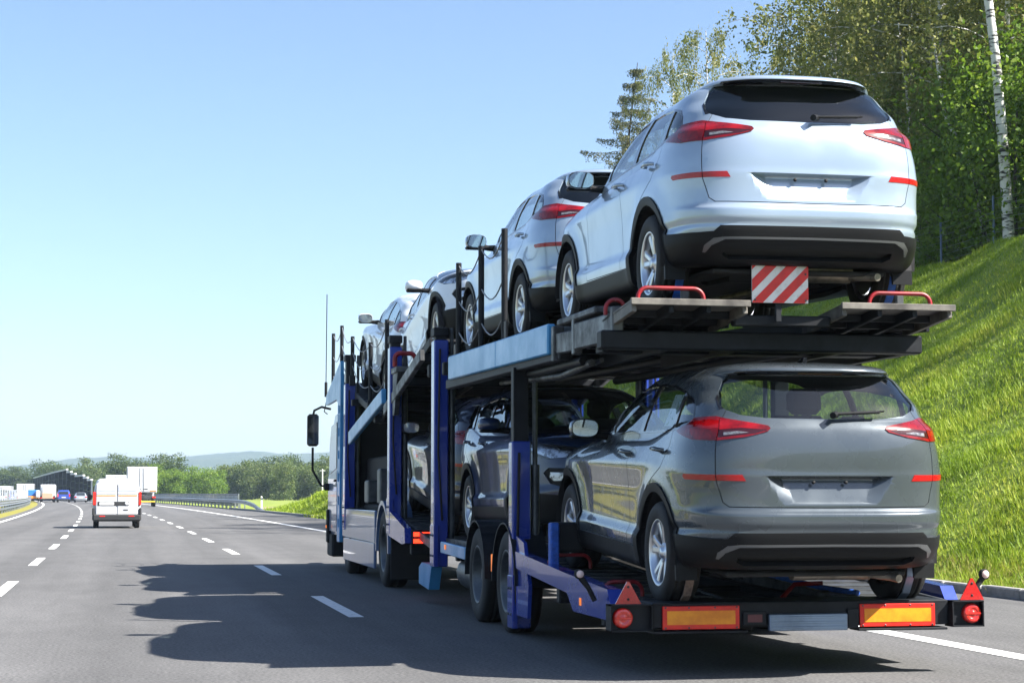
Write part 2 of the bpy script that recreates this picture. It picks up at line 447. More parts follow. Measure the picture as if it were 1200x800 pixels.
def make_wheel_meshes(M):
    t = MB(); R = WR; hw = .112
    prof = [(.225, -hw*.92), (.245, -hw), (.285, -hw*1.05), (.322, -hw*.97), (.338, -hw*.84), (R-.002, -hw*.66)]
    for gx in (-.052, -.0, .052): prof += [(R, gx-.022), (R, gx-.006), (R-.008, gx-.004), (R-.008, gx+.004), (R, gx+.006), (R, gx+.022)]
    prof += [(R-.002, hw*.66), (.338, hw*.84), (.322, hw*.97), (.285, hw*1.05), (.245, hw), (.225, hw*.92)]
    t.lathe(prof, (0, 0, 0), 0, 40); tyre = t.mesh('tyre'); tyre.materials.append(M['tyre'])
    r = MB()
    r.lathe([(.226, -.10), (.226, .086), (.234, .092), (.236, .100), (.226, .104), (.214, .100), (.206, .086), (.200, .02), (.195, -.08)], (0, 0, 0), 0, 40)
    r.lathe([(.0, .088), (.030, .088), (.036, .083), (.040, .070), (.066, .066), (.076, .052), (.080, .02)], (0, 0, 0), 0, 30)
    # ten spokes in pairs
    for k in range(10):
        a = 2*PI*(k//2)/5 + (0.205 if k % 2 else -0.205)
        ca, sa = math.cos(a), math.sin(a)
        sec = []
        for rad, wd, hx in ((.055, .023, .062), (.11, .022, .072), (.16, .021, .080), (.214, .026, .088)):
            off = (-1 if k % 2 else 1)*.012*(1-rad/.21)
            for (wv, hv) in ((-wd, hx-.03), (-wd, hx-.006), (-wd*.62, hx), (wd*.62, hx), (wd, hx-.006), (wd, hx-.03)):
                tt = wv+off; sec.append((hv, ca*rad-sa*tt, sa*rad+ca*tt))
        F = []
        for i in range(3):
            for q in range(5): F.append((i*6+q, (i+1)*6+q, (i+1)*6+q+1, i*6+q+1))
        r.add(sec, F, False)
    for k in range(5):
        a = 2*PI*k/5+PI/5; r.lathe([(0, .074), (.009, .074), (.010, .06)], (0, .055*math.cos(a), .055*math.sin(a)), 0, 8)
    rim = r.mesh('rim'); rim.materials.append(M['alloy'])
    b = MB(); b.lathe([(0, .012), (.150, .012), (.155, .0), (.155, -.01)], (0, 0, 0), 0, 28); b.box((.02, .13, .03), (.06, .05, .14), .01)
    b.lathe([(.19, -.09), (.0, -.09)], (0, 0, 0), 0, 28)
    brk = b.mesh('brake_disc'); brk.materials.append(M['dark_metal'])
    return tyre, rim, brk

def make_car(M, paint):
    G = car_grid(); s = Skin(G)
    rearok = lambda p: p[1] < .35
    frontok = lambda p: p[1] > 1.9
    # ---- tailgate recess for the plate: deepest under its upper edge
    zt, zb, wt, wb = .900, .722, .435, .325
    pol = [(0, zt), (wt, zt), (wb, zb), (0, zb)]
    s.cut(pol, 'rear', 'body', rearok); ed = lambda z: wb+(wt-wb)*(z-zb)/(zt-zb)-.10
    s.cut([(0, zt-.016), (ed(zt-.016), zt-.016), (ed(zb+.012), zb+.012), (0, zb+.012)], 'rear', 'body', rearok)
    for (ux, uz, vx, vz) in ((wt, zt, ed(zt-.016), zt-.016), (wb, zb, ed(zb+.012), zb+.012)):
        s.cut([(ux, uz), (vx, vz), (vx-.0004, vz)], 'rear', 'body', rearok)
    for i, p in enumerate(s.P):
        x, y, z = p
        if y < -.3 and zb <= z <= zt and x < wt:
            edge = wb+(wt-wb)*(z-zb)/(zt-zb); du = (edge-x)/.10; dt = (zt-z)/.016; dv = (z-zb)/.012
            f = max(0, min(1, du, dt, dv)); dep = (.004+.066*((z-zb)/(zt-zb)))
            s.P[i] = (x, y+dep*f, z)
    # bumper ledge: hollow between the painted bumper and the black valance
    s.cut([(0, .552), (.60, .550), (.64, .517), (.70, .500), (.0, .500)], 'rear', 'body', rearok)
    # ---- black cladding
    lipz = .30
    CL = 'cladding'
    s.cut([(0, .541), (.62, .538), (.665, .502), (.78, .498), (1.30, .508), (1.30, .1), (0, .1)], 'ra', CL, rearok)
    s.cut([(0, .40), (.30, .40), (.42, .445), (.95, .47), (1.5, .46), (1.5, .1), (0, .1)], 'fa', CL, frontok)
    s.cut([(0.0, .1), (0.0, .355), (2.9, .345), (2.9, .1)], 'side', CL, lambda p: p[0] > .5)
    for yc in (0, WB):
        s.cut(arc_poly(yc, WR, .475), 'side', CL, lambda p: p[0] > .5)
    for yc in (0, WB):
        s.cut(arc_poly(yc, WR+.01, .405), 'side', 'hole', lambda p: p[0] > .45)
        s.cut([(yc-.405, .0), (yc-.405, WR+.01), (yc+.405, WR+.01), (yc+.405, .0)], 'side', 'hole', lambda p: p[0] > .45)
    s.cut([(.0, .1), (.70, .1), (.70, .24), (.0, .24)], 'front', 'hole', lambda p: False)
    # silver strip in the rear valance
    s.cut([(0, .455), (.60, .450), (.68, .415), (.705, .372), (.722, .375), (.722, .415), (.672, .458), (.60, .464), (0, .468)], 'rear', 'strip', rearok, (CL,))
    s.cut([(0, .330), (.55, .33), (.60, .355), (.60, .385), (0, .395)], 'rear', 'valance', rearok, (CL,))
    # ---- rear lamp, reflector
    lamp = [(.420, 1.222), (.405, 1.205), (.425, 1.185), (.56, 1.150), (.74, 1.125), (.95, 1.125), (1.17, 1.160), (1.235, 1.172), (1.16, 1.215), (.99, 1.268), (.80, 1.278)]
    s.cut(lamp, 'ra', 'lamp', rearok)
    s.cut([(.425, 1.196), (.50, 1.172), (.745, 1.142), (.755, 1.192), (.60, 1.206)], 'ra', 'lamp_dark', rearok, ('lamp',))
    s.cut([(.55, 1.178), (.71, 1.158), (.715, 1.178), (.62, 1.186)], 'ra', 'lamp_clear', rearok, ('lamp_dark',))
    s.cut([(.79, 1.138), (.94, 1.138), (1.00, 1.165), (1.00, 1.195), (.79, 1.19)], 'ra', 'lamp_amber', rearok, ('lamp',))
    s.cut([(.550, .869), (.572, .909), (1.005, .904), (1.02, .888), (.995, .869)], 'ra', 'reflector', rearok)
    # ---- windows
    win = [(0, 1.268), (.40, 1.272), (.56, 1.290), (.645, 1.325), (.672, 1.365), (.645, 1.44), (.60, 1.52), (.56, 1.553), (0, 1.556)]
    s.cut(win, 'rear', 'rear_glass', lambda p: p[1] < -.42 and p[2] < 1.556)
    s.cut([(0, 1.5545), (.66, 1.5545), (.66, 1.577), (0, 1.577)], 'rear', lambda t: t if t == 'rear_glass' else 'spoiler_side', lambda p: p[1] < -.5)
    s.cut([(.60, 1.345), (.80, 1.325), (.86, 1.40), (.83, 1.50), (.70, 1.575), (.50, 1.575)], 'ra', lambda t: t if t == 'rear_glass' else 'spoiler_side', lambda p: p[1] < -.2)
    dlo = [(2.03, 1.105), (1.62, 1.112), (.7, 1.140), (.0, 1.166), (-.30, 1.186), (-.43, 1.215), (-.47, 1.262), (-.43, 1.335), (-.34, 1.395), (-.1, 1.447), (.25, 1.483), (.6, 1.497), (.95, 1.487), (1.22, 1.452), (1.5, 1.378), (1.8, 1.258)]
    sideok = lambda p: p[0] > .5
    s.cut(dlo, 'side', 'trim', sideok)
    cx = [p for p in dlo]
    def inset(pts, d):
        m = len(pts); out = []
        ar = sum(pts[i][0]*pts[(i+1) % m][1]-pts[(i+1) % m][0]*pts[i][1] for i in range(m)); sg = 1 if ar > 0 else -1
        for i in range(m):
            a, b, c = pts[i-1], pts[i], pts[(i+1) % m]
            n1 = np.array([-(b[1]-a[1]), b[0]-a[0]]); n2 = np.array([-(c[1]-b[1]), c[0]-b[0]]); n1 /= np.linalg.norm(n1); n2 /= np.linalg.norm(n2)
            q = n1+n2; q /= max(np.linalg.norm(q), .3); k = d/max(.35, float(q@n1)); out.append((b[0]+sg*q[0]*k, b[1]+sg*q[1]*k))
        return out
    ins = inset(dlo, .016)
    s.cut(ins, 'side', 'glass_in', sideok, ('trim',))
    for (a, b, nm) in ((.80, 3., 'glass_front'), (-.06, .70, 'glass_rear'), (-1., -.12, 'glass_quarter')):
        sl = -.16
        s.cut([(a, 1.0), (b, 1.0), (b+sl*.55, 1.55), (a+sl*.55, 1.55)], 'side', nm, sideok, ('glass_in',))
    s.cut([(1.57, 1.0), (1.62, 1.0), (1.62, 1.6), (1.57, 1.6)], 'side', 'trim', sideok, ('glass_front',))
    # windscreen
    ws = [(0, 2.40), (.35, 2.365), (.60, 2.25), (.70, 2.10), (.735, 1.95), (.665, 1.50), (.60, 1.22), (.52, 1.205), (.30, 1.235), (0, 1.25)]
    s.cut(ws, 'top', 'windscreen', lambda p: 1.06 < p[2] < 1.60 and p[1] > 1.1)
    s.cut([(0, 2.52), (.40, 2.49), (.66, 2.37), (.80, 2.16), (.735, 1.95), (.70, 2.10), (.60, 2.25), (.35, 2.365), (0, 2.40)], 'top', 'cowl', lambda p: 1.03 < p[2] < 1.3 and p[1] > 1.1, ('body',))
    # ---- front
    hl = [(.44, .868), (.58, .805), (.85, .780), (1.05, .822), (1.28, .945), (1.08, .962), (.80, .932), (.55, .902)]
    s.cut(hl, 'fa', 'headlamp', frontok)
    s.cut(inset(hl, .022), 'fa', 'headlamp_in', frontok, ('headlamp',))
    s.cut([(0, .860), (.36, .858), (.47, .835), (.40, .65), (.30, .555), (0, .55)], 'front', 'grille', frontok, ('body',))
    s.cut([(.60, .545), (.66, .70), (.86, .705), (.93, .66), (.84, .56), (.70, .53)], 'fa', 'fog_surround', frontok, ('body',))
    s.cut([(.66, .59), (.68, .66), (.84, .665), (.85, .62), (.80, .585)], 'fa', 'fog_lamp', frontok, ('fog_surround',))
    s.cut([(0, .30), (.46, .30), (.52, .39), (.44, .42), (0, .425)], 'front', 'intake', frontok, (CL,))
    # ---- panels and shut lines
    keep = lambda nm: (lambda t: nm if t == 'body' else t)
    s.cut([(1.90, .36), (1.905, .75), (1.86, 1.06), (1.82, 1.108), (.775, 1.155), (.765, .36)], 'side', keep('door_front'), sideok)
    s.cut([(.755, .36), (.765, 1.155), (-.18, 1.19), (-.20, 1.08), (-.10, .93), (.24, .78), (.40, .62), (.46, .50), (.48, .36)], 'side', keep('door_rear'), sideok)
    tg = [(0, .699), (.655, .703), (.695, .73), (.735, .86), (.745, 1.0), (.752, 1.12), (.748, 1.29), (.735, 1.36), (.70, 1.60), (0, 1.60)]
    s.cut(tg, 'ra', keep('tailgate'), lambda p: p[1] < -.3 and p[2] < 1.57)
    bn = [(0, 3.40), (.40, 3.36), (.60, 3.25), (.72, 3.05), (.80, 2.7), (.815, 2.3), (.80, 2.16), (.66, 2.37), (.40, 2.49), (0, 2.52)]
    s.cut(bn, 'top', keep('bonnet'), lambda p: p[2] > .86 and p[1] > 2)
    gap = lambda t: 'gap' if t in ('body', 'door_front', 'door_rear', 'tailgate', 'bonnet', 'lamp', 'reflector', 'lamp_dark') else t
    sd = lambda line, w=.007: s.strip(line, w, 'side', gap, sideok)
    sd([(1.90, .36), (1.905, .75), (1.86, 1.06), (1.82, 1.10)]); sd([(.765, .36), (.77, 1.15)])
    sd([(-.18, 1.18), (-.20, 1.08), (-.10, .93), (.24, .78), (.40, .62), (.46, .50), (.48, .36)])
    sd([(1.90, .36), (.48, .358)], .006)
    s.strip([(0, .699), (.655, .703), (.695, .73), (.735, .86), (.745, 1.0), (.752, 1.12), (.748, 1.29), (.735, 1.36)], .006, 'ra', gap, lambda p: p[1] < -.3)
    s.strip(bn[1:7], .007, 'top', gap, lambda p: p[2] > .86 and p[1] > 2)
    s.normals()
    root = empty('suv', label='x', cat='car')
    panels = []
    body = s.obj('body', paint, root, ('body',), lip=.012); panels.append(body)
    s.obj('shut_line', M['gap'], root, ('gap',), push=-.004)['kind'] = 'stuff'
    s.obj('bonnet', paint, root, ('bonnet',), lip=.010)
    tgo = s.obj('tailgate', paint, root, ('tailgate',), lip=.010)
    for sd_ in (1, -1):
        for nm, yh, zh, gl in (('door_front', .86, 1.005, 'glass_front'), ('door_rear', -.02, 1.045, 'glass_rear')):
            d = s.obj('door', paint, root, (nm,), side=sd_, lip=.010)
            h = MB(); x = .905*sd_
            h.tube([(x, yh-.10, zh), (x+.035*sd_, yh-.085, zh+.002), (x+.043*sd_, yh, zh+.006), (x+.035*sd_, yh+.085, zh+.002), (x, yh+.10, zh)], [.012, .015, .016, .015, .012], 8)
            h.build('handle', paint, d)
            s.obj('window', M['glass'], d, (gl,), side=sd_, push=-.006)
        s.obj('quarter_window', M['glass'], root, ('glass_quarter',), side=sd_, push=-.006)
        s.obj('window_trim', M['black_gloss'], root, ('trim', 'glass_in'), side=sd_, push=.002, lip=.012)
        L = s.obj('tail_lamp', M['lamp_red'], root, ('lamp',), side=sd_, push=.006, lip=.012)
        s.obj('lamp_bezel', M['lamp_dark'], L, ('lamp_dark',), side=sd_, push=.005)
        s.obj('reverse_lamp', M['lamp_clear'], L, ('lamp_clear',), side=sd_, push=.006)
        s.obj('indicator', M['lamp_amber'], L, ('lamp_amber',), side=sd_, push=.006)
        s.obj('rear_reflector', M['reflector'], root, ('reflector',), side=sd_, push=.003, lip=.006)
        H = s.obj('headlamp', M['head_clear'], root, ('headlamp', 'headlamp_in'), side=sd_, push=.002)
        s.obj('lamp_housing', M['head_dark'], H, ('headlamp_in',), side=sd_, push=-.05)
        for k, (ly, lx, lz) in enumerate(((3.10, .66, .862), (2.97, .745, .875))):
            b = MB(); b.lathe([(.0, .0), (.030, .004), (.040, .018), (.040, -.03)], (sd_*lx, ly+.04, lz), 1, 16); b.build('lens', M['chrome'], H)
        fs = s.obj('fog_surround', M['cladding'], root, ('fog_surround',), side=sd_, push=-.012)
        s.obj('fog_lamp', M['head_dark'], fs, ('fog_lamp',), side=sd_, push=.0)
    s.obj('rear_window', M['glass'], tgo, ('rear_glass',), push=-.006)
    s.obj('spoiler_side', M['black_gloss'], tgo, ('spoiler_side',), push=.002)
    s.obj('windscreen', M['glass_clear'], root, ('windscreen',), push=-.004)
    s.obj('cowl', M['cladding'], root, ('cowl',), push=-.008)
    s.obj('cladding', M['cladding'], root, ('cladding',), push=.012, lip=.035)
    s.obj('valance', M['gap'], root, ('valance',), push=-.03)
    s.obj('skid_strip', M['strip'], root, ('strip',), push=.016, lip=.012)
    gr = s.obj('grille', M['gap'], root, ('grille',), push=-.035)
    s.obj('intake', M['gap'], root, ('intake',), push=-.02)
    for k in range(4):
        z = .60+.062*k; w = .33+.03*k; yv = lambda x: 3.555-.018*k-.33*(x/.92)**2*1.1
        b = MB(); b.tube([(x, yv(x)-.014, z) for x in np.linspace(-w, w, 9)], .011, 6); b.build('grille_bar', M['chrome'], gr)
    b = MB(); b.tube([(-.45, 3.43, .845), (-.38, 3.47, .66), (-.28, 3.515, .56), (0, 3.55, .553), (.28, 3.515, .56), (.38, 3.47, .66), (.45, 3.43, .845)], .014, 6); b.build('grille_frame', M['chrome'], gr)
    b = MB(); b.lathe([(0, .012), (.04, .012), (.055, .006), (.058, -.01)], (0, 3.525, .80), 1, 24); b.build('badge', M['chrome'], gr)
    b = MB(); b.bb(-.26, .26, 3.545, 3.560, .475, .585, .004); b.build('plate_holder', M['cladding'], gr)
    s.obj('lining', M['liner'], root, ('body', 'tailgate', 'door_front', 'door_rear', 'bonnet', 'cladding', 'trim', 'gap', 'lamp', 'lamp_dark', 'lamp_clear', 'lamp_amber', 'reflector', 'spoiler_side'), push=-.03, flip=True)
    # ---- wheels
    tyre, rim, brk = make_wheel_meshes(M)
    for yc in (0, WB):
        for sd_ in (1, -1):
            w = meshobj('wheel', tyre, None, root); w.location = (sd_*.805, yc, WR); w.rotation_euler = (0.4+yc, 0, 0 if sd_ > 0 else PI)
            meshobj('rim', rim, None, w); meshobj('brake_disc', brk, None, w)
            a = MB(); n = 18
            V = []; 
            for i in range(n+1):
                t = -.15+(PI+.3)*i/n
                for x in (.44, .935): V.append((sd_*(x if i else x), yc+.412*math.cos(t), WR+.01+.412*math.sin(t)))
            F = [(2*i, 2*i+1, 2*i+3, 2*i+2) for i in range(n)]
            a.add(V, F, True); a.add([(sd_*.44, yc-.42, .2), (sd_*.44, yc+.42, .2), (sd_*.44, yc+.42, .80), (sd_*.44, yc-.42, .80)], [(0, 1, 2, 3)])
            a.build('wheel_arch_liner', M['gap'], root)
            fl = MB(); fl.prism([(yc-.40, .40), (yc-.43, .30), (yc-.44, .20), (yc-.415, .20), (yc-.40, .28), (yc-.375, .38)], sd_*.76, sd_*.905, 0); fl.build('mudflap', M['cladding'], root)
    for (y0_, y1_, z0_, z1_) in ((.20, .42, 1.20, 1.42),):
        xq = lambda z: -.985*(.832-(z-1.085)*.34)+.03; b = MB(); b.add([(xq(z0_), y0_, z0_), (xq(z0_), y1_, z0_), (xq(z1_), y1_-.04, z1_), (xq(z1_), y0_-.04, z1_)], [(0, 1, 2, 3)]); b.build('window_sticker', M['paper'], root)
    # ---- mirrors
    for sd_ in (1, -1):
        m_ = MB(); V = []; F = []; n = 14; prof = [(0.0, .25), (.03, .72), (.08, .95), (.14, 1.0), (.20, .98), (.215, .94)]
        for i, (u, k) in enumerate(prof):
            for q in range(n):
                t = 2*PI*q/n; cx_ = math.copysign(abs(math.cos(t))**.7, math.cos(t)); cz = math.copysign(abs(math.sin(t))**.7, math.sin(t))
                V.append((sd_*(1.02+.112*k*cx_), 1.86-u*.75, 1.162+.072*k*cz+.01*cx_*sd_*0))
        for i in range(len(prof)-1):
            for q in range(n):
                f = (i*n+q, (i+1)*n+q, (i+1)*n+(q+1) % n, i*n+(q+1) % n); F.append(f if sd_ > 0 else f[::-1])
        F.append(tuple(range(n)) if sd_ > 0 else tuple(range(n))[::-1])
        m_.add(V, F, True); mo = m_.build('wing_mirror', paint, root)
        g = MB(); g.add([(sd_*(1.02+.100*math.copysign(abs(math.cos(t))**.7, math.cos(t))), 1.692, 1.162+.063*math.copysign(abs(math.sin(t))**.7, math.sin(t))) for t in np.linspace(0, 2*PI, 25)[:-1]], [tuple(range(24))])
        g.build('mirror_glass', M['mirror'], mo)
        g = MB(); g.add(V[-n:], [tuple(range(n))[::-1]]); g.build('mirror_back', M['cladding'], mo)
        a = MB(); a.tube([(sd_*.80, 1.78, 1.10), (sd_*.88, 1.78, 1.10), (sd_*.97, 1.78, 1.115)], [.035, .03, .028], 8); a.box((sd_*1.02, 1.785, 1.098), (.20, .11, .035), .014); a.build('mirror_arm', M['cladding'], mo)
    # ---- small things at the back
    b = MB(); b.tube([(.02, -.845, 1.292), (.06, -.80, 1.298)], .022, 10); b.bar((.02, -.815, 1.30), (.36, -.795, 1.315), .03, .018, .006); b.bar((.03, -.80, 1.306), (.40, -.775, 1.322), .02, .012, .004); b.build('rear_wiper', M['cladding'], tgo)
    b = MB(); b.bb(-.15, .15, -.668, -.640, 1.556, 1.572, .004); b.build('brake_light', M['lamp_dark'], tgo)
    for x in (-.11, .11):
        b = MB(); b.lathe([(0, .010), (.011, .008), (.013, 0)], (x, -.845, .862), 1, 10, sg=-1); b.build('plate_screw', M['gap'], tgo)
    b = MB(); b.prism([(-.24, 1.637), (-.36, 1.637), (-.385, 1.675), (-.365, 1.675), (-.31, 1.662)], -.014, .014, 0); b.build('antenna_fin', M['black_gloss'], root)
    # ---- under the car
    b = MB(); b.bb(-.62, .62, -.62, 3.2, .235, .27, .01); b.bb(-.43, .43, -.45, .45, .27, .6, .05); b.build('floor_pan', M['under'], root)
    b = MB(); b.tube([(-.66, 0, WR-.02), (-.3, .05, .27), (.3, .05, .27), (.66, 0, WR-.02)], .045, 8); b.bar((-.45, .1, .25), (-.45, .75, .26), .07, .07, .01); b.bar((.45, .1, .25), (.45, .75, .26), .07, .07, .01); b.tube([(-.6, WB, WR-.02), (.6, WB, WR-.02)], .04, 8)
    for sd_ in (1, -1): b.tube([(sd_*.52, .12, .25), (sd_*.50, .10, .58)], .055, 10)
    b.build('axle', M['under2'], root)
    b = MB(); b.tube([(-.12, -.46, .285), (.42, -.46, .285)], [.09, .09], 12); b.tube([(.1, -.5, .25), (.05, .3, .2), (.05, 2.2, .19)], .03, 8); b.tube([(.40, -.50, .24), (.52, -.62, .23), (.54, -.70, .225)], .028, 8); b.build('exhaust', M['exhaust'], root)
    # ---- inside
    for x in (-.38, .38):
        b = MB(); seat_shape(b, x, 1.02, .52); b.build('seat', M['seat'], root)
    b = MB(); b.box((0, .12, .66), (1.28, .52, .22), .07); b.box((0, -.17, .90), (1.28, .16, .52), .06, rot=(-.22, 0, 0))
    for x in (-.40, 0, .40): b.box((x, -.235, 1.22), (.22, .09, .12), .035, rot=(-.2, 0, 0))
    b.build('rear_bench', M['seat'], root)
    b = MB(); b.box((0, 1.98, .97), (1.5, .55, .20), .07); b.build('dashboard', M['liner'], root)
    b = MB(); b.tube([(-.38+.185*math.cos(t), 1.60+.06*math.sin(t), 1.02+.175*math.sin(t)) for t in np.linspace(0, 2*PI, 21)], .015, 6, cap=False); b.bar((-.55, 1.61, 1.02), (-.21, 1.61, 1.02), .04, .03, .01); b.build('steering_wheel', M['liner'], root)
    return root

def seat_shape(b, x, y, z):
    b.box((x, y+.05, z+.10), (.50, .54, .18), .06); b.box((x, y-.24, z+.44), (.48, .16, .64), .06, rot=(-.20, 0, 0))
    b.box((x, y-.335, z+.86), (.26, .10, .19), .04, rot=(-.15, 0, 0)); b.tube([(x-.06, y-.31, z+.7), (x-.06, y-.325, z+.82)], .008, 5); b.tube([(x+.06, y-.31, z+.7), (x+.06, y-.325, z+.82)], .008, 5)

def car_materials():
    M = {}; M['paper'] = mat('sticker_paper', (.55, .60, .62), .8, col2=(.22, .30, .18), nscale=22, lo=.55, hi=.6)
    M['glass'] = glass_mat('tinted_glass', (.008, .012, .016), .08, (.68, .78, .79)); M['glass_clear'] = glass_mat('clear_glass', (.01, .012, .014), .2, (.72, .78, .78))
    M['gap'] = mat('panel_gap', (.008, .008, .009), .8); M['black_gloss'] = mat('black_gloss', (.010, .010, .012), .12, coat=.5)
    M['cladding'] = mat('black_plastic', (.0085, .009, .010), .5, bump=.06, bscale=260, spec=.18)
    M['strip'] = mat('silver_plastic', (.13, .135, .14), .4, .5); M['liner'] = mat('cabin_trim', (.012, .012, .013), .75)
    M['tyre'] = mat('tyre_rubber', (.007, .007, .0075), .72, noise=.4, nscale=20, bump=.1, bscale=90); M['alloy'] = mat('alloy_rim', (.60, .62, .65), .28, .85)
    M['dark_metal'] = mat('brake_metal', (.10, .10, .10), .5, .8); M['chrome'] = mat('chrome', (.75, .76, .78), .12, 1.0)
    M['lamp_red'] = mat('red_lamp_lens', (.21, .002, .004), .16, coat=.25, noise=.75, nscale=9, lo=.38, hi=.72); M['lamp_dark'] = mat('dark_lamp_lens', (.035, .004, .006), .14, coat=.3)
    M['lamp_clear'] = mat('clear_lamp_lens', (.30, .30, .31), .15, .4, coat=.4, noise=.75, nscale=30); M['lamp_amber'] = mat('amber_lamp_lens', (.26, .006, .004), .14, coat=.3, noise=.5, nscale=30)
    M['reflector'] = mat('red_reflector', (.33, .003, .006), .25, coat=.2)
    M['head_clear'] = glass_mat('headlamp_glass', (.3, .3, .3), .05, (.9, .92, .95)); M['head_dark'] = mat('headlamp_inside', (.55, .60, .68), .25, .4, col2=(.12, .13, .15), nscale=14, lo=.48, hi=.60)
    M['mirror'] = mat('mirror_glass', (.55, .6, .62), .03, 1.0)
    M['under'] = mat('underbody', (.016, .016, .016), .8, noise=.5, nscale=6); M['under2'] = mat('axle_metal', (.05, .048, .045), .55, .5, noise=.6, nscale=12)
    M['exhaust'] = mat('exhaust_steel', (.30, .27, .23), .45, .7, noise=.5, nscale=10); M['seat'] = mat('seat_cloth', (.03, .03, .033), .85)
    return M

def paint_mat(name, col, metal=.0, rough=.3, flake=.0):
    m = mat(name, col, rough, metal, coat=.9, spec=.25); b = m.node_tree.nodes['Principled BSDF']; nt = m.node_tree
    b.inputs['Coat Roughness'].default_value = .025; b.inputs['Coat IOR'].default_value = 1.48
    # faint road dust low on the panels and between
    tc = nt.nodes.new('ShaderNodeTexCoord'); n = nt.nodes.new('ShaderNodeTexNoise'); n.inputs['Scale'].default_value = 5; n.inputs['Detail'].default_value = 6
    nt.links.new(tc.outputs['Object'], n.inputs['Vector'])
    mr = nt.nodes.new('ShaderNodeMapRange'); mr.inputs['From Min'].default_value = .45; mr.inputs['From Max'].default_value = .8; mr.inputs['To Min'].default_value = rough; mr.inputs['To Max'].default_value = rough+.12
    nt.links.new(n.outputs['Fac'], mr.inputs['Value']); nt.links.new(mr.outputs['Result'], b.inputs['Roughness'])
    return m
# ---------------------------------------------------------------- the road and its surroundings
def sh(y):
    """sideways drift of the carriageway where it bends to the left"""
    y = max(y, 0.0); s = -y*y/9200
    if y > 290: s -= (y-290)**2/1500
    return s

def ramp_mat(name, cols, scale=1.0, detail=8, rough=.9, stretch=(1, 1, 1), bump=.0, bscale=40, pos=None, second=None, spec=.3):
    """noise driven colour ramp; second = (colour, scale, lo, hi) patches on top"""
    m = bpy.data.materials.new(name); m.use_nodes = True; nt = m.node_tree; b = nt.nodes['Principled BSDF']; b.inputs['Roughness'].default_value = rough; b.inputs['Specular IOR Level'].default_value = spec
    tc = nt.nodes.new('ShaderNodeTexCoord'); mp = nt.nodes.new('ShaderNodeMapping'); mp.inputs['Scale'].default_value = stretch
    nt.links.new(tc.outputs['Object'], mp.inputs['Vector'])
    n = nt.nodes.new('ShaderNodeTexNoise'); n.inputs['Scale'].default_value = scale; n.inputs['Detail'].default_value = detail; n.inputs['Roughness'].default_value = .62
    nt.links.new(mp.outputs[0], n.inputs['Vector'])
    r = nt.nodes.new('ShaderNodeValToRGB'); el = r.color_ramp.elements
    pos = pos or [.3+.4*i/(len(cols)-1) for i in range(len(cols))]
    while len(el) < len(cols): el.new(.5)
    for i, c in enumerate(cols): el[i].position = pos[i]; el[i].color = (*c, 1)
    nt.links.new(n.outputs['Fac'], r.inputs['Fac']); out = r.outputs['Color']
    if second:
        c2, s2, lo, hi = second; n2 = nt.nodes.new('ShaderNodeTexNoise'); n2.inputs['Scale'].default_value = s2; n2.inputs['Detail'].default_value = 5
        nt.links.new(mp.outputs[0], n2.inputs['Vector'])
        mr = nt.nodes.new('ShaderNodeMapRange'); mr.inputs['From Min'].default_value = lo; mr.inputs['From Max'].default_value = hi
        nt.links.new(n2.outputs['Fac'], mr.inputs['Value'])
        mx = nt.nodes.new('ShaderNodeMixRGB'); mx.inputs[2].default_value = (*c2, 1); nt.links.new(mr.outputs[0], mx.inputs[0]); nt.links.new(out, mx.inputs[1]); out = mx.outputs[0]
    nt.links.new(out, b.inputs['Base Color'])
    if bump > 0:
        nb = nt.nodes.new('ShaderNodeTexNoise'); nb.inputs['Scale'].default_value = bscale; nb.inputs['Detail'].default_value = 3; nt.links.new(tc.outputs['Object'], nb.inputs['Vector'])
        bp = nt.nodes.new('ShaderNodeBump'); bp.inputs['Strength'].default_value = bump; bp.inputs['Distance'].default_value = .03
        nt.links.new(nb.outputs['Fac'], bp.inputs['Height']); nt.links.new(bp.outputs['Normal'], b.inputs['Normal'])
    return m

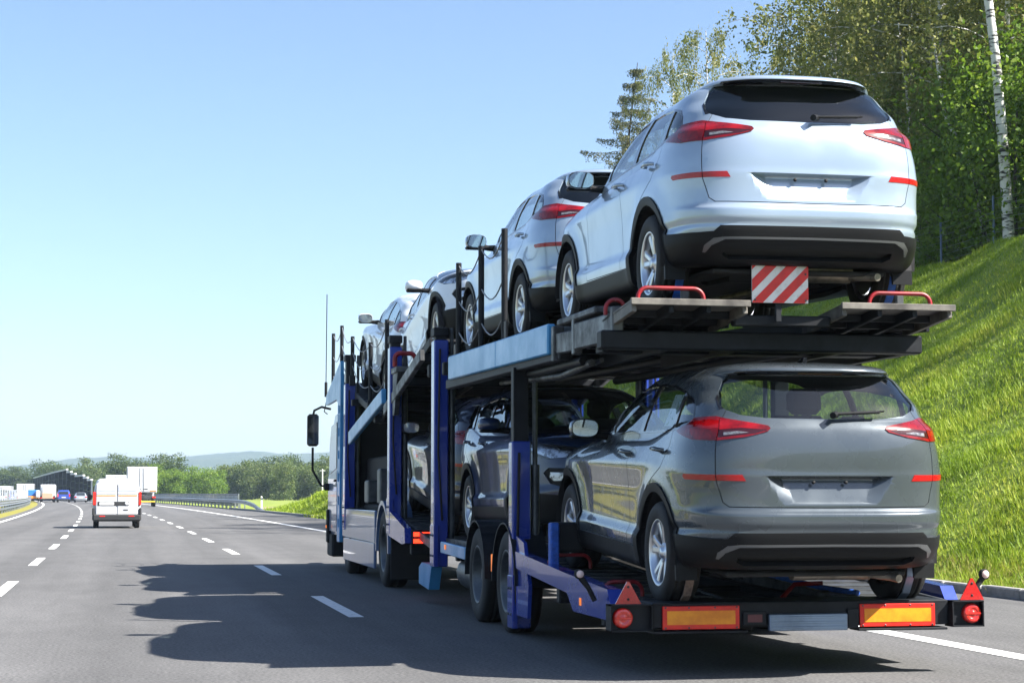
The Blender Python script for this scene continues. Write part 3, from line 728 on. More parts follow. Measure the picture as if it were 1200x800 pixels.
def asphalt_mat():
    m = bpy.data.materials.new('asphalt'); m.use_nodes = True; nt = m.node_tree; b = nt.nodes['Principled BSDF']; b.inputs['Roughness'].default_value = .88; b.inputs['Specular IOR Level'].default_value = .25
    tc = nt.nodes.new('ShaderNodeTexCoord')
    def noise(scale, det, st=(1, 1, 1)):
        mp = nt.nodes.new('ShaderNodeMapping'); mp.inputs['Scale'].default_value = st; nt.links.new(tc.outputs['Object'], mp.inputs['Vector'])
        n = nt.nodes.new('ShaderNodeTexNoise'); n.inputs['Scale'].default_value = scale; n.inputs['Detail'].default_value = det; n.inputs['Roughness'].default_value = .7; nt.links.new(mp.outputs[0], n.inputs['Vector']); return n
    f = noise(38, 4); g = noise(.9, 5, (1, .045, 1)); h = noise(.35, 4)
    r = nt.nodes.new('ShaderNodeValToRGB'); r.color_ramp.elements[0].position = .34; r.color_ramp.elements[0].color = (.056, .056, .058, 1); r.color_ramp.elements[1].position = .68; r.color_ramp.elements[1].color = (.165, .162, .160, 1)
    nt.links.new(f.outputs['Fac'], r.inputs['Fac'])
    def mul(inp, n, lo, hi):
        mr = nt.nodes.new('ShaderNodeMapRange'); mr.inputs['From Min'].default_value = .3; mr.inputs['From Max'].default_value = .7; mr.inputs['To Min'].default_value = lo; mr.inputs['To Max'].default_value = hi
        nt.links.new(n.outputs['Fac'], mr.inputs['Value']); mx = nt.nodes.new('ShaderNodeMixRGB'); mx.blend_type = 'MULTIPLY'; mx.inputs[0].default_value = 1
        nt.links.new(inp, mx.inputs[1]); nt.links.new(mr.outputs[0], mx.inputs[2]); return mx.outputs[0]
    wv = nt.nodes.new('ShaderNodeTexWave'); wv.wave_type = 'BANDS'; wv.bands_direction = 'X'; wv.inputs['Scale'].default_value = .168; wv.inputs['Distortion'].default_value = .6; wv.inputs['Detail'].default_value = 1; nt.links.new(tc.outputs['Object'], wv.inputs['Vector'])
    k = noise(3.5, 9, (1, .25, 1))
    c = mul(r.outputs['Color'], wv, .93, 1.05); c = mul(c, k, .90, 1.08); c = mul(c, g, .84, 1.12); c = mul(c, h, .90, 1.08); nt.links.new(c, b.inputs['Base Color'])
    bp = nt.nodes.new('ShaderNodeBump'); bp.inputs['Strength'].default_value = .35; bp.inputs['Distance'].default_value = .01; nt.links.new(f.outputs['Fac'], bp.inputs['Height']); nt.links.new(bp.outputs['Normal'], b.inputs['Normal'])
    return m

EM = dict(asphalt=asphalt_mat(), line=mat('road_paint', (.74, .74, .72), .7, col2=(.30, .295, .29), nscale=9, lo=.52, hi=.78, detail=10, bump=.1, bscale=60),
          field=ramp_mat('meadow_ground', [(.09, .14, .02), (.17, .22, .03), (.28, .29, .06)], .25, 8),
          bank=ramp_mat('bank_turf', [(.06, .10, .012), (.15, .21, .022), (.27, .30, .05)], 1.2, 10, bump=.6, bscale=9, second=((.16, .15, .06), .5, .60, .78)),
          verge=ramp_mat('dry_verge', [(.10, .13, .02), (.22, .20, .035), (.30, .25, .06)], 1.5, 8, bump=.4, bscale=12),
          kerb=mat('kerb_concrete', (.30, .29, .27), .85, noise=.4, nscale=6, detail=10, bump=.2, bscale=30), soil=ramp_mat('bare_soil', [(.20, .15, .09), (.33, .26, .17)], .6, 8),
          litter=ramp_mat('forest_floor', [(.012, .018, .006), (.03, .035, .012), (.05, .045, .02)], 1.5, 8), hill=ramp_mat('wooded_hill', [(.012, .028, .010), (.030, .050, .016), (.055, .065, .022)], .035, 8),
          steel=mat('rail_steel', (.36, .38, .40), .42, .75, noise=.35, nscale=3), screen=mat('screen_mesh', (.55, .58, .60), .6, .2), panel=mat('barrier_panel', (.007, .010, .014), .95, noise=.4, nscale=.6, spec=.05), cap=mat('barrier_cap', (.66, .66, .64), .7), post=mat('barrier_post', (.10, .12, .14), .5))

def strip_sheet(name, x0, x1, ya, yb, z, m, step=8.0, parent=None, fixed=False):
    n = max(1, int((yb-ya)/step)); V = []; F = []
    for i in range(n+1):
        y = ya+(yb-ya)*i/n; s = 0 if fixed else sh(y); V += [(x0+s, y, z), (x1+s, y, z)]
    for i in range(n): F.append((2*i, 2*i+1, 2*i+3, 2*i+2))
    return meshobj(name, np_mesh(name, V, F), m, parent)

# ground: one sheet to the horizon
V = []; F = []; xs = np.concatenate([np.linspace(-9000, -400, 8), np.linspace(-300, 300, 13), np.linspace(400, 9000, 8)]); ys = np.concatenate([np.linspace(-6000, -200, 6), np.linspace(-100, 900, 21), np.linspace(1200, 14000, 10)])
for y in ys:
    for x in xs: V.append((x, y, -.06))
nx = len(xs)
for j in range(len(ys)-1):
    for i in range(nx-1): F.append((j*nx+i, j*nx+i+1, (j+1)*nx+i+1, (j+1)*nx+i))
tag(meshobj('ground', np_mesh('ground', V, F), EM['field']), kind='structure')
road = tag(strip_sheet('road', -5.35, 10.0, -120, 620, 0, EM['asphalt']), kind='structure')
tag(strip_sheet('opposite_road', -22.5, -8.4, -120, 620, -.01, EM['asphalt']), kind='structure')
tag(strip_sheet('central_reservation', -8.4, -5.35, -120, 620, -.004, EM['verge']), kind='structure')
tag(strip_sheet('left_verge', -40, -22.5, -120, 620, -.02, EM['verge']), kind='structure')
# markings
strip_sheet('edge_line', 6.40, 6.62, -100, 600, .004, EM['line'], 6, road); strip_sheet('edge_line', -4.82, -4.62, -100, 600, .004, EM['line'], 6, road)
for (x, y0, y1, off) in ((2.22, 15, 330, 18.1), (-1.50, 10, 330, 22.6)):
    y = off-9.5*3
    while y < y1:
        if y > y0: strip_sheet('lane_dash', x-.075, x+.075, y, y+3.8, .004, EM['line'], 2, road)
        y += 9.5
strip_sheet('edge_line', -8.9, -8.7, -100, 600, -.006, EM['line'], 6, road); strip_sheet('edge_line', -19.6, -19.4, -100, 600, -.006, EM['line'], 6, road)
# kerb: single stones near, one long piece beyond
kerb = empty('kerb', (10.06, 15, 0)); kerb['kind'] = 'structure'
b = MB(); b.box((0, 0, .045), (.15, .985, .15), .018); ks = b.mesh('kerb_stone'); ks.materials.append(EM['kerb'])
for i in range(60):
    y = 8+i*1.0; o = meshobj('kerb_stone', ks, None, kerb); o.location = (sh(y)+.012*math.sin(i*1.7), y-15, .004*math.sin(i*2.3))
b = MB()
for i in range(10): y = 68+i*8; b.bar((10.06+sh(y), y, .045), (10.06+sh(y+8), y+8, .045), .15, .15, .0)
o = b.build('kerb_run', EM['kerb'], kerb); o.location = (-10.06, -15, 0)
b = MB(); b.bb(9.985, 10.135, -60, 7.5, -.03, .12); o = b.build('kerb_run', EM['kerb'], kerb); o.location = (-10.06, -15, 0)

# ---- the embankment on the right
TOE, CREST, HB = 10.30, 22.0, 7.60
def bank_h(y):
    if y < 104: return 1.0
    t = min(1, (y-104)/34.0); return max(0, (1-t*t*(3-2*t)))
def bank_z(x, y):
    x = x-sh(y); k = bank_h(y); u = (x-TOE)/(CREST-TOE)
    if u <= 0: return .02
    if u < 1: z = HB*(.96*(u-.03 if u > .06 else u*u/.12)+.069*u*u*(3-2*u))+.02
    else: z = HB+.02*(x-CREST)
    z = z*k
    return z + (.10*math.sin(x*.9+y*.35)+.07*math.sin(x*1.9-y*.8)+.05*math.sin(y*1.7+x))*min(1, max(0, u*3))*k
by = np.concatenate([np.arange(-50, 12, 4), np.arange(12, 70, .6), np.arange(70, 142, 1.5)]); bx = np.concatenate([np.arange(10.13, 24, .45), np.arange(24, 90, 6)])
V = [(x+sh(y), y, bank_z(x+sh(y), y)) for y in by for x in bx]; F = []; nx = len(bx)
for j in range(len(by)-1):
    for i in range(nx-1): F.append((j*nx+i, j*nx+i+1, (j+1)*nx+i+1, (j+1)*nx+i))
bank = tag(meshobj('embankment', np_mesh('embankment', V, F, True), EM['bank']), kind='structure')
b_end = tag(strip_sheet('field_edge', 10.15, 60, 130, 330, -.012, EM['field']), kind='structure')
pts = [(14, 132), (22, 128), (34, 136), (46, 150), (40, 168), (26, 176), (15, 168), (12, 150)]
sp = MB(); sp.add([(x+sh(y), y, -.004) for x, y in pts], [tuple(range(len(pts)))]); tag(sp.build('bare_soil', EM['soil']), kind='structure')

def foliage_mat(name, c1, c2, c3, rough=.55, trans=.35):
    """leaf: random tone per leaf, light passes through"""
    m = bpy.data.materials.new(name); m.use_nodes = True; nt = m.node_tree; nt.nodes.clear()
    o = nt.nodes.new('ShaderNodeOutputMaterial'); p = nt.nodes.new('ShaderNodeBsdfPrincipled'); p.inputs['Roughness'].default_value = rough; p.inputs['Specular IOR Level'].default_value = .35
    g = nt.nodes.new('ShaderNodeNewGeometry'); r = nt.nodes.new('ShaderNodeValToRGB'); e = r.color_ramp.elements; e.new(.5)
    for k, c in enumerate((c1, c2, c3)): e[k].position = (0, .55, 1)[k]; e[k].color = (*c, 1)
    tc = nt.nodes.new('ShaderNodeTexCoord'); n = nt.nodes.new('ShaderNodeTexNoise'); n.inputs['Scale'].default_value = .45; n.inputs['Detail'].default_value = 4; nt.links.new(tc.outputs['Object'], n.inputs['Vector'])
    ad = nt.nodes.new('ShaderNodeMath'); ad.operation = 'MULTIPLY_ADD'; ad.inputs[1].default_value = .55; nt.links.new(g.outputs['Random Per Island'], ad.inputs[0])
    mr = nt.nodes.new('ShaderNodeMapRange'); mr.inputs['From Min'].default_value = .3; mr.inputs['From Max'].default_value = .7; mr.inputs['To Min'].default_value = -.05; mr.inputs['To Max'].default_value = .5
    nt.links.new(n.outputs['Fac'], mr.inputs['Value']); nt.links.new(mr.outputs[0], ad.inputs[2]); nt.links.new(ad.outputs[0], r.inputs['Fac'])
    t = nt.nodes.new('ShaderNodeBsdfTranslucent'); mx = nt.nodes.new('ShaderNodeMixShader'); mx.inputs[0].default_value = trans
    nt.links.new(r.outputs[0], p.inputs['Base Color']); nt.links.new(r.outputs[0], t.inputs['Color']); nt.links.new(p.outputs[0], mx.inputs[1]); nt.links.new(t.outputs[0], mx.inputs[2]); nt.links.new(mx.outputs[0], o.inputs['Surface'])
    return m
FM = dict(dry=foliage_mat('dry_grass', (.14, .17, .03), (.28, .27, .06), (.42, .36, .13), .7, .3), mid=foliage_mat('mid_leaf', (.05, .09, .02), (.105, .15, .032), (.19, .21, .06)), grass=foliage_mat('grass_blade', (.09, .17, .010), (.24, .34, .018), (.46, .47, .07), .6, .38), birch=foliage_mat('birch_leaf', (.085, .125, .026), (.19, .21, .05), (.36, .33, .11), .5, .5), shrub=foliage_mat('shrub_leaf', (.065, .13, .012), (.15, .25, .018), (.27, .34, .04), .5, .45),
          larch=foliage_mat('larch_needle', (.05, .07, .03), (.11, .125, .05), (.22, .20, .10)), broad=foliage_mat('broad_leaf', (.030, .060, .012), (.065, .105, .020), (.13, .16, .035)), dark=foliage_mat('dark_leaf', (.018, .036, .010), (.04, .065, .016), (.075, .10, .025)), rust=foliage_mat('rust_leaf', (.08, .10, .012), (.20, .16, .02), (.34, .16, .03)),
          bark=mat('grey_bark', (.075, .062, .05), .9, noise=.5, nscale=5, detail=8), birchbark=None)
def birch_bark():
    m = bpy.data.materials.new('birch_bark'); m.use_nodes = True; nt = m.node_tree; b = nt.nodes['Principled BSDF']; b.inputs['Roughness'].default_value = .75
    tc = nt.nodes.new('ShaderNodeTexCoord'); mp = nt.nodes.new('ShaderNodeMapping'); mp.inputs['Scale'].default_value = (1.2, 1.2, 4.5); nt.links.new(tc.outputs['Object'], mp.inputs['Vector'])
    n = nt.nodes.new('ShaderNodeTexNoise'); n.inputs['Scale'].default_value = 2.4; n.inputs['Detail'].default_value = 7; nt.links.new(mp.outputs[0], n.inputs['Vector'])
    r = nt.nodes.new('ShaderNodeValToRGB'); r.color_ramp.elements[0].position = .40; r.color_ramp.elements[0].color = (.03, .028, .026, 1); r.color_ramp.elements[1].position = .50; r.color_ramp.elements[1].color = (.58, .57, .54, 1)
    nt.links.new(n.outputs['Fac'], r.inputs['Fac']); nt.links.new(r.outputs[0], b.inputs['Base Color']); return m
FM['birchbark'] = birch_bark()

def leaves_mesh(name, C, size, m, droop=0.0, asp=.62):
    """one diamond shaped leaf at each point of C"""
    n = len(C); R = rng.normal(size=(n, 3)); R /= np.linalg.norm(R, axis=1, keepdims=True); R[:, 2] -= droop; R /= np.linalg.norm(R, axis=1, keepdims=True)
    Q = rng.normal(size=(n, 3)); S = np.cross(R, Q); S /= np.linalg.norm(S, axis=1, keepdims=True)
    s = (size*rng.uniform(.65, 1.35, n))[:, None]
    V = np.stack([C-R*s*.5, C+S*s*asp*.5, C+R*s*.5, C-S*s*asp*.5], 1).reshape(-1, 3); F = np.arange(4*n).reshape(n, 4)
    me = np_mesh(name, V, F); me.materials.append(m); return me

def tree_meshes(kind, H, seed, dens=1.0):
    rr = np.random.default_rng(seed); b = MB(); C = []
    lean = rr.normal(0, .03, 2)*H; 
    def axis(t): return np.array([lean[0]*t**1.5+.12*math.sin(3*t+seed), lean[1]*t**1.5+.12*math.cos(2.3*t+seed), H*t])
    r0 = {'birch': .0098, 'larch': .011, 'shrub': .008, 'broad': .016}[kind]*H
    if kind == 'birch':
        b.tube([axis(t)-axis(0)*np.array([1, 1, 0]) for t in np.linspace(0, .97, 14)], [r0*(1-t*.92)+.01 for t in np.linspace(0, .97, 14)], 9)
        nb = 30
        for k in range(nb):
            t = .22+.74*(k+rr.uniform(0, .8))/nb; p = axis(t); a = k*2.4+rr.uniform(-.5, .5); L = H*(.05+.20*math.sin(PI*min(1, (t-.12)*1.02))**.8)*rr.uniform(.7, 1.25)
            d = np.array([math.cos(a), math.sin(a), 0]); pts = [p+d*L*u+np.array([0, 0, L*(.55*u-.45*u*u)]) for u in np.linspace(0, 1, 5)]
            b.tube([tuple(q) for q in pts], [r0*.30*(1-t*.6)*(1-.8*u)+.004 for u in np.linspace(0, 1, 5)], 5, cap=False)
            for u in np.linspace(.40, 1, 6):
                q = p+d*L*u+np.array([0, 0, L*(.55*u-.45*u*u)])
                for _ in range(3):
                    hang = rr.uniform(.4, 1.7)*H/16; c = q+rr.normal(0, .24, 3)*H/16; n = int(rr.integers(14, 26)*dens)
                    w = rr.uniform(0, 1, n); C.append(np.stack([c[0]+rr.normal(0, .12, n), c[1]+rr.normal(0, .12, n), c[2]+.15-hang*w+rr.normal(0, .08, n)], 1))
    elif kind == 'larch':
        b.tube([axis(t) for t in np.linspace(0, 1, 10)], [r0*(1-t*.95)+.008 for t in np.linspace(0, 1, 10)], 8)
        k = 0; t = .10
        while t < .99:
            p = axis(t); L = H*.38*(1-t)**.85*rr.uniform(.65, 1.15)+.15
            for q_ in range(4):
                a = k*1.26+q_*2*PI/4+rr.uniform(-.35, .35); d = np.array([math.cos(a), math.sin(a), 0]); LL = L*rr.uniform(.6, 1.15)
                pts = [p+d*LL*u+np.array([0, 0, -LL*.35*u+LL*.28*u*u]) for u in np.linspace(0, 1, 5)]
                b.tube([tuple(v) for v in pts], [.022*(1-.8*u)*(1-t)+.005 for u in np.linspace(0, 1, 5)], 4, cap=False)
                for u in np.linspace(.12, 1, int(6+LL*6)):
                    c = p+d*LL*u+np.array([0, 0, -LL*.35*u+LL*.28*u*u]); n = int(26*dens); w = rr.uniform(0, 1, n)
                    sd = np.array([-d[1], d[0], 0]); o_ = rr.normal(0, .15*(1.1-.5*u), n)
                    C.append(c+sd*o_[:, None]+np.stack([rr.normal(0, .05, n), rr.normal(0, .05, n), -.42*w**1.3*rr.uniform(.3, 1.3)], 1))
            t += .034+.018*rr.uniform(); k += 1
    else:
        nb = 7 if kind == 'shrub' else 14; lo = .02 if kind == 'shrub' else .18
        b.tube([axis(t) for t in np.linspace(0, .8, 8)], [r0*(1-t*.9)+.01 for t in np.linspace(0, .8, 8)], 8)
        spread = .34 if kind == 'broad' else .42
        for k in range(nb):
            t = lo+(.72-lo)*k/nb+rr.uniform(0, .05); p = axis(t); a = k*2.4+rr.uniform(-.4, .4); L = H*spread*rr.uniform(.65, 1.1)*(1.0-.35*t)
            d = np.array([math.cos(a), math.sin(a), rr.uniform(.35, 1.0)]); d /= np.linalg.norm(d); pts = [p+d*L*u for u in np.linspace(0, 1, 4)]
            b.tube([tuple(v) for v in pts], [r0*.4*(1-.8*u)+.006 for u in np.linspace(0, 1, 4)], 5, cap=False)
        ncl = int((90 if kind == 'broad' else 60)*dens)
        for k in range(ncl):
            v = rr.normal(size=3); v /= np.linalg.norm(v); rad = rr.uniform(.45, 1.0)**.5
            cz = .60 if kind == 'broad' else .48; c = axis(cz*1.0)+v*rad*np.array([H*.30, H*.30, H*(.36 if kind == 'broad' else .45)])*(1+.22*math.sin(5*v[0]+seed)+.18*math.sin(7*v[2]+seed*2))
            if c[2] < .15: c[2] = rr.uniform(.15, .6)
            n = int(rr.integers(38, 64)); s_ = H*rr.uniform(.045, .085); C.append(c+rr.normal(0, 1, (n, 3)).clip(-1.8, 1.8)*s_*np.array([1.15, 1.15, .75]))
    return b.mesh('trunk'), np.concatenate(C)

_tree_cache = {}
def tree(name, kind, H, seed, leaf, m, bark, loc, label, cat='tree', group=None, scale=1.0, rot=0.0, dens=1.0, droop=0.0, asp=.62, slim=1.0):
    key = (kind, H, seed, leaf, m.name, dens)
    if key not in _tree_cache:
        tm, C = tree_meshes(kind, H, seed, dens); tm.materials.append(bark); _tree_cache[key] = (tm, leaves_mesh('crown', C, leaf, m, droop, asp))
    tm, cm = _tree_cache[key]
    e = empty(name, loc, (0, 0, rot), label, cat, group); e.scale = (scale*slim, scale*slim, scale)
    meshobj('trunk', tm, None, e); meshobj('crown', cm, None, e); return e

def on_bank(x, y, dz=-.05): return (x, y, bank_z(x, y)+dz)
BM, BB = FM['birch'], FM['birchbark']
WOOD = 'trees of the wood on the embankment'
# the single trees that stand out
tree('larch_tree', 'larch', 15.5, 3, .13, FM['larch'], FM['bark'], on_bank(24.0, 90, -.1), 'feathery conifer with drooping branches at the end of the wood', scale=1.0, droop=.5, asp=.35, group=WOOD)
tree('birch_tree', 'birch', 15.0, 11, .125, BM, BB, on_bank(25.0, 83, -.1), 'slender birch next to the feathery conifer', group=WOOD, slim=.5, droop=.6, dens=1.7)
tree('birch_tree', 'birch', 15.0, 12, .125, BM, BB, on_bank(24.6, 76, -.1), 'thin topped birch between slender birch and tall dense birches', group=WOOD, slim=.6, scale=.97, rot=1.0, droop=.6, dens=1.7)
def bare_birch(loc, pts, radii, label, limbs=()):
    e = empty('birch_tree', loc, label=label, cat='tree', group=WOOD); b = MB(); b.tube(pts, radii, 10)
    for l in limbs: b.tube(l[0], l[1], 6)
    b.build('trunk', BB, e)
    top = np.array(pts[-1]); C = []
    for k in range(60):
        c = top+rng.normal(0, 1, 3)*np.array([1.5, 1.5, 1.8]); n = 26; w = rng.uniform(0, 1, n); C.append(np.stack([c[0]+rng.normal(0, .16, n), c[1]+rng.normal(0, .16, n), c[2]-w*1.1], 1))
    cm = leaves_mesh('crown', np.concatenate(C), .15, BM, .6); meshobj('crown', cm, None, e)
bare_birch(on_bank(23.66, 46.5, -.1), [(0, 0, 0), (-.05, 0, 1.5), (-.14, 0, 3.4), (-.28, 0, 5.5), (-.46, .1, 7.6), (-.6, .1, 9.8), (-.8, .2, 12)], [.17, .155, .145, .13, .12, .10, .06], 'tall straight white birch trunk rising from the bank crest', [([(-.46, .1, 7.6), (-.1, .1, 8.6), (.1, .2, 9.8)], [.06, .05, .02])])
bare_birch(on_bank(25.11, 50.5, .3), [(0, 0, -.4), (-.1, 0, .5), (-.30, 0, 1.28), (-.42, 0, 2.2), (-.62, .0, 2.95), (-.94, .1, 3.7), (-1.36, .1, 4.45), (-1.5, .2, 5.8), (-1.62, .3, 7)], [.095, .09, .085, .08, .075, .068, .055, .045, .03], 'thin crooked white birch leaning away from the straight birch')
for k, (x, y, h, dx, r) in enumerate(((24.6, 54.5, 9.0, -.5, .07), (25.4, 57.2, 10.5, .4, .09), (24.9, 60.5, 10.0, -.8, .075), (25.3, 64.0, 11.0, .5, .085), (24.7, 52.0, 8.0, .7, .055))):
    bare_birch(on_bank(x, y, -.1), [(0, 0, 0), (dx*.1, 0, h*.25), (dx*.35, .1, h*.5), (dx*.6, .1, h*.75), (dx, .2, h)], [r, r*.85, r*.7, r*.5, r*.25], ('thin birch trunk bent over the shrubs', 'upright birch trunk behind the shrubs', 'slim leaning birch stem among the shrubs', 'tall pale birch stem beside the dense crowns', 'very thin birch stem next to the crooked birch')[k])
# the wood
lab_b = ['tall birch with hanging olive leaves in the wood', 'young birch with grey green crown in the wood']
spots = []
rs = random.Random(21)
for (row, X0, n, y0, y1) in ((0, 25.6, 5, 51, 65), (1, 29.0, 7, 48, 72), (2, 34.0, 8, 50, 84), (3, 40, 8, 54, 95)):
    for i in range(n):
        y = y0+(y1-y0)*(i+.5*rs.random())/n; spots.append((X0+rs.uniform(-1.2, 1.2), y, row))
for i, (x, y, row) in enumerate(spots):
    v = i % 4; s = rs.uniform(.92, 1.2)*(1.0+.08*row)
    if row == 3 and i % 2: tree('broadleaf_tree', 'broad', 14.0, 50+v % 2, .26, FM['dark'], FM['bark'], on_bank(x, y, -.1), 'dark broadleaf tree deep in the wood behind the birches', group=WOOD, scale=s*1.15, rot=rs.uniform(0, 6))
    else: tree('birch_tree', 'birch', 15.5, 20+v, .125, BM, BB, on_bank(x, y, -.1), lab_b[0], group=WOOD, scale=s*.86, rot=rs.uniform(0, 6), droop=.6, dens=1.7)
for i in range(38):
    y = 43.5+i*.98+rs.uniform(-.4, .4); x = 24.2+rs.uniform(-.5, 2.4)+(0 if i % 3 else 2.4); v = i % 3
    rusty = i in (5, 9, 13)
    tree('shrub', 'shrub', 4.6, 60+v, .12, FM['rust'] if rusty else FM['shrub'], FM['bark'], on_bank(x, y, -.1), 'rust tinged shrub at the edge of the wood' if rusty else 'bright green shrub at the edge of the wood', 'shrub', 'rusty shrubs of the wood' if rusty else 'green shrubs of the wood', scale=rs.uniform(.75, 1.5) if not rusty else .7, rot=rs.uniform(0, 6), dens=1.8)
for i in range(16):
    y = 46+i*2.4+rs.uniform(-.6, .6); tree('sapling', 'broad', 8.0, 80+i % 2, .15, FM['shrub'], FM['bark'], on_bank(27.2+rs.uniform(-1, 1), y, -.1), 'bright green young tree between shrubs and birches', 'tree', 'young trees of the wood', scale=rs.uniform(.8, 1.2), rot=rs.uniform(0, 6), dens=1.7)
for i, (x, y, H_) in enumerate(((26.2, 40.5, .50), (26.8, 36.5, .52), (26, 32.5, .5), (25.2, 38.4, .42), (25.0, 34.5, .42), (25.4, 30.0, .45))):
    tree('birch_tree', 'birch', 15.5, 20+i % 4, .125, BM, BB, on_bank(x, y, -.1), 'birch of the wood shading the upper embankment slope', group=WOOD, scale=H_, rot=i*1.3, droop=.6, dens=1.7)
for i in range(9):
    y = 30+i*1.5; tree('shrub', 'shrub', 4.6, 60+i % 3, .12, FM['shrub'], FM['bark'], on_bank(24.6+.5*math.sin(i*2.1), y, -.1), 'bright green shrub at the edge of the wood', 'shrub', 'green shrubs of the wood', scale=.75+.2*math.sin(i*1.7), rot=i*1.1, dens=1.8)
# wire fence at the edge of the wood
fn = empty('wire_fence', on_bank(22.9, 40, 0), label='wire mesh fence with thin blue grey posts along the edge of the wood', cat='fence')
fm = mat('fence_post_paint', (.10, .14, .22), .5, .3)
fl = Vector(fn.location)
for i in range(14):
    y = 40+i*3.4; x = 23.35; z = bank_z(x, y); b = MB(); b.tube([(0, 0, -.3), (0, 0, 1.75)], .035, 7); o = b.build('post', fm, fn); o.location = Vector((x, y, z))-fl
for k in range(9):
    b = MB(); b.tube([(23.35-fl.x, 40+i*3.4-fl.y, bank_z(23.35, 40+i*3.4)+.15+.19*k-fl.z) for i in range(14)], .0035, 4); b.build('wire', EM['steel'], fn)

# grass on the bank
def grass(name, n, xr, yr, h0, h1, m, label, w=.028, zf=bank_z, bl=5, clump=None):
    x = rng.uniform(*xr, n); y = yr[0]+(yr[1]-yr[0])*rng.uniform(0, 1, n)**1.5
    z = np.array([zf(a, c) for a, c in zip(x, y)])
    big = .7+.75*(np.sin(x*1.3+np.sin(y*.7)*2)*np.sin(y*.9+np.sin(x*.8)) > .15)*rng.uniform(.3, 1, n)
    C = np.repeat(np.stack([x, y, z], 1), bl, 0); N = len(C); C[:, :2] += rng.normal(0, .07, (N, 2)); C[:, 2] -= .03
    H = rng.uniform(h0, h1, N)*np.repeat(big, bl); a = rng.uniform(0, 2*PI, N); ln = rng.uniform(.15, .75, N)*H; la = rng.normal(2.6, 1.7, N)
    W = w*rng.uniform(.6, 1.3, N); sx = np.stack([np.cos(a), np.sin(a), 0*a], 1)*W[:, None]
    tip = C+np.stack([np.cos(la)*ln, np.sin(la)*ln, H], 1); mid = C+np.stack([np.cos(la)*ln*.35, np.sin(la)*ln*.35, H*.6], 1)
    V = np.stack([C-sx, C+sx, tip], 1).reshape(-1, 3); F = np.arange(3*N).reshape(N, 3)
    return tag(meshobj(name, np_mesh(name, V, F), m), label, 'grass', kind='stuff')
grass('bank_grass', 165000, (10.25, 23.4), (11, 58), .05, .14, FM['grass'], 'long yellow green grass on the embankment slope', w=.010, bl=5)
grass('verge_grass', 9000, (10.16, 11.1), (15, 60), .04, .12, FM['dry'], 'short dry grass behind the kerb', w=.010, bl=5)
grass('far_bank_grass', 22000, (9.0, 21), (60, 132), .08, .25, FM['grass'], 'long green grass on the far end of the embankment', w=.035, bl=4)

# ---- guard rails
def w_rail(root, pts, z, post_step=None, m=EM['steel']):
    prof = [(0, -.155), (.03, -.14), (.075, -.10), (.075, -.06), (.01, -.02), (.01, .02), (.075, .06), (.075, .10), (.03, .14), (0, .155)]
    V = []; F = []; n = len(prof)
    for (x, y, zz) in pts:
        for (u, v) in prof: V.append((x-u, y, zz+v))
    for i in range(len(pts)-1):
        for k in range(n-1): F.append((i*n+k, i*n+k+1, (i+1)*n+k+1, (i+1)*n+k))
    o = MB().add(V, F).build('rail_beam', m, root); return o
gr = empty('guard_rail', (0, 0, 0), label='steel guard rail with its end sunk into the grass beside the field', cat='guard rail')
ys_ = [122, 126, 130, 136, 142]+list(range(150, 330, 8))
w_rail(gr, [(10.25+sh(y), y, {122: -.05, 126: .12, 130: .38, 136: .55}.get(y, .60)) for y in ys_], 0)
for y in list(range(138, 300, 4)):
    b = MB(); b.bb(10.28+sh(y), 10.38+sh(y), y, y+.06, -.05, .72, .005); b.build('post', EM['steel'], gr)
pr = empty('bridge_parapet', (0, 0, 0), label='pale parapet with dark handrail above the steel guard rail', cat='parapet')
pm = mat('parapet_panel', (.50, .49, .44), .7, noise=.2, nscale=1)
y = 148
while y < 300:
    b = MB(); b.bar((10.75+sh(y), y+.05, .62), (10.75+sh(y+4), y+3.95, .62), .05, .86); b.build('panel', pm, pr)
    b = MB(); b.bb(10.7+sh(y), 10.8+sh(y), y-.06, y+.06, -.05, 1.15); b.build('post', EM['steel'], pr); y += 4
b = MB()
for y in range(148, 300, 4): b.bar((10.75+sh(y), y, 1.14), (10.75+sh(y+4), y+4, 1.14), .10, .14)
b.build('handrail', EM['post'], pr)
b = MB(); b.bb(10.62+sh(160), 10.66+sh(160), 164, 164.4, .75, 1.05); b.build('red_marker', mat('red_marker', (.45, .03, .03), .5), pr)
dp = empty('delineator_post', (10.6+sh(128), 128, 0), label='slim white roadside marker post at the guard rail end', cat='post')
b = MB(); b.prism([(-.06, -.05), (.06, -.05), (.06, 1.0), (-.06, 1.06)], -.03, .03, 1); b.build('stake', EM['line'], dp); b = MB(); b.bb(-.062, .062, -.032, .032, .76, .92); b.build('black_band', EM['post'], dp)
up = empty('utility_pole', (33.5, 330, 0), label='thin pale pole before the far tree line', cat='pole'); b = MB(); b.tube([(0, 0, 0), (0, 0, 5.6)], [.14, .10], 8); b.bar((-.5, 0, 5.3), (.5, 0, 5.3), .1, .1); b.build('mast', EM['cap'], up)
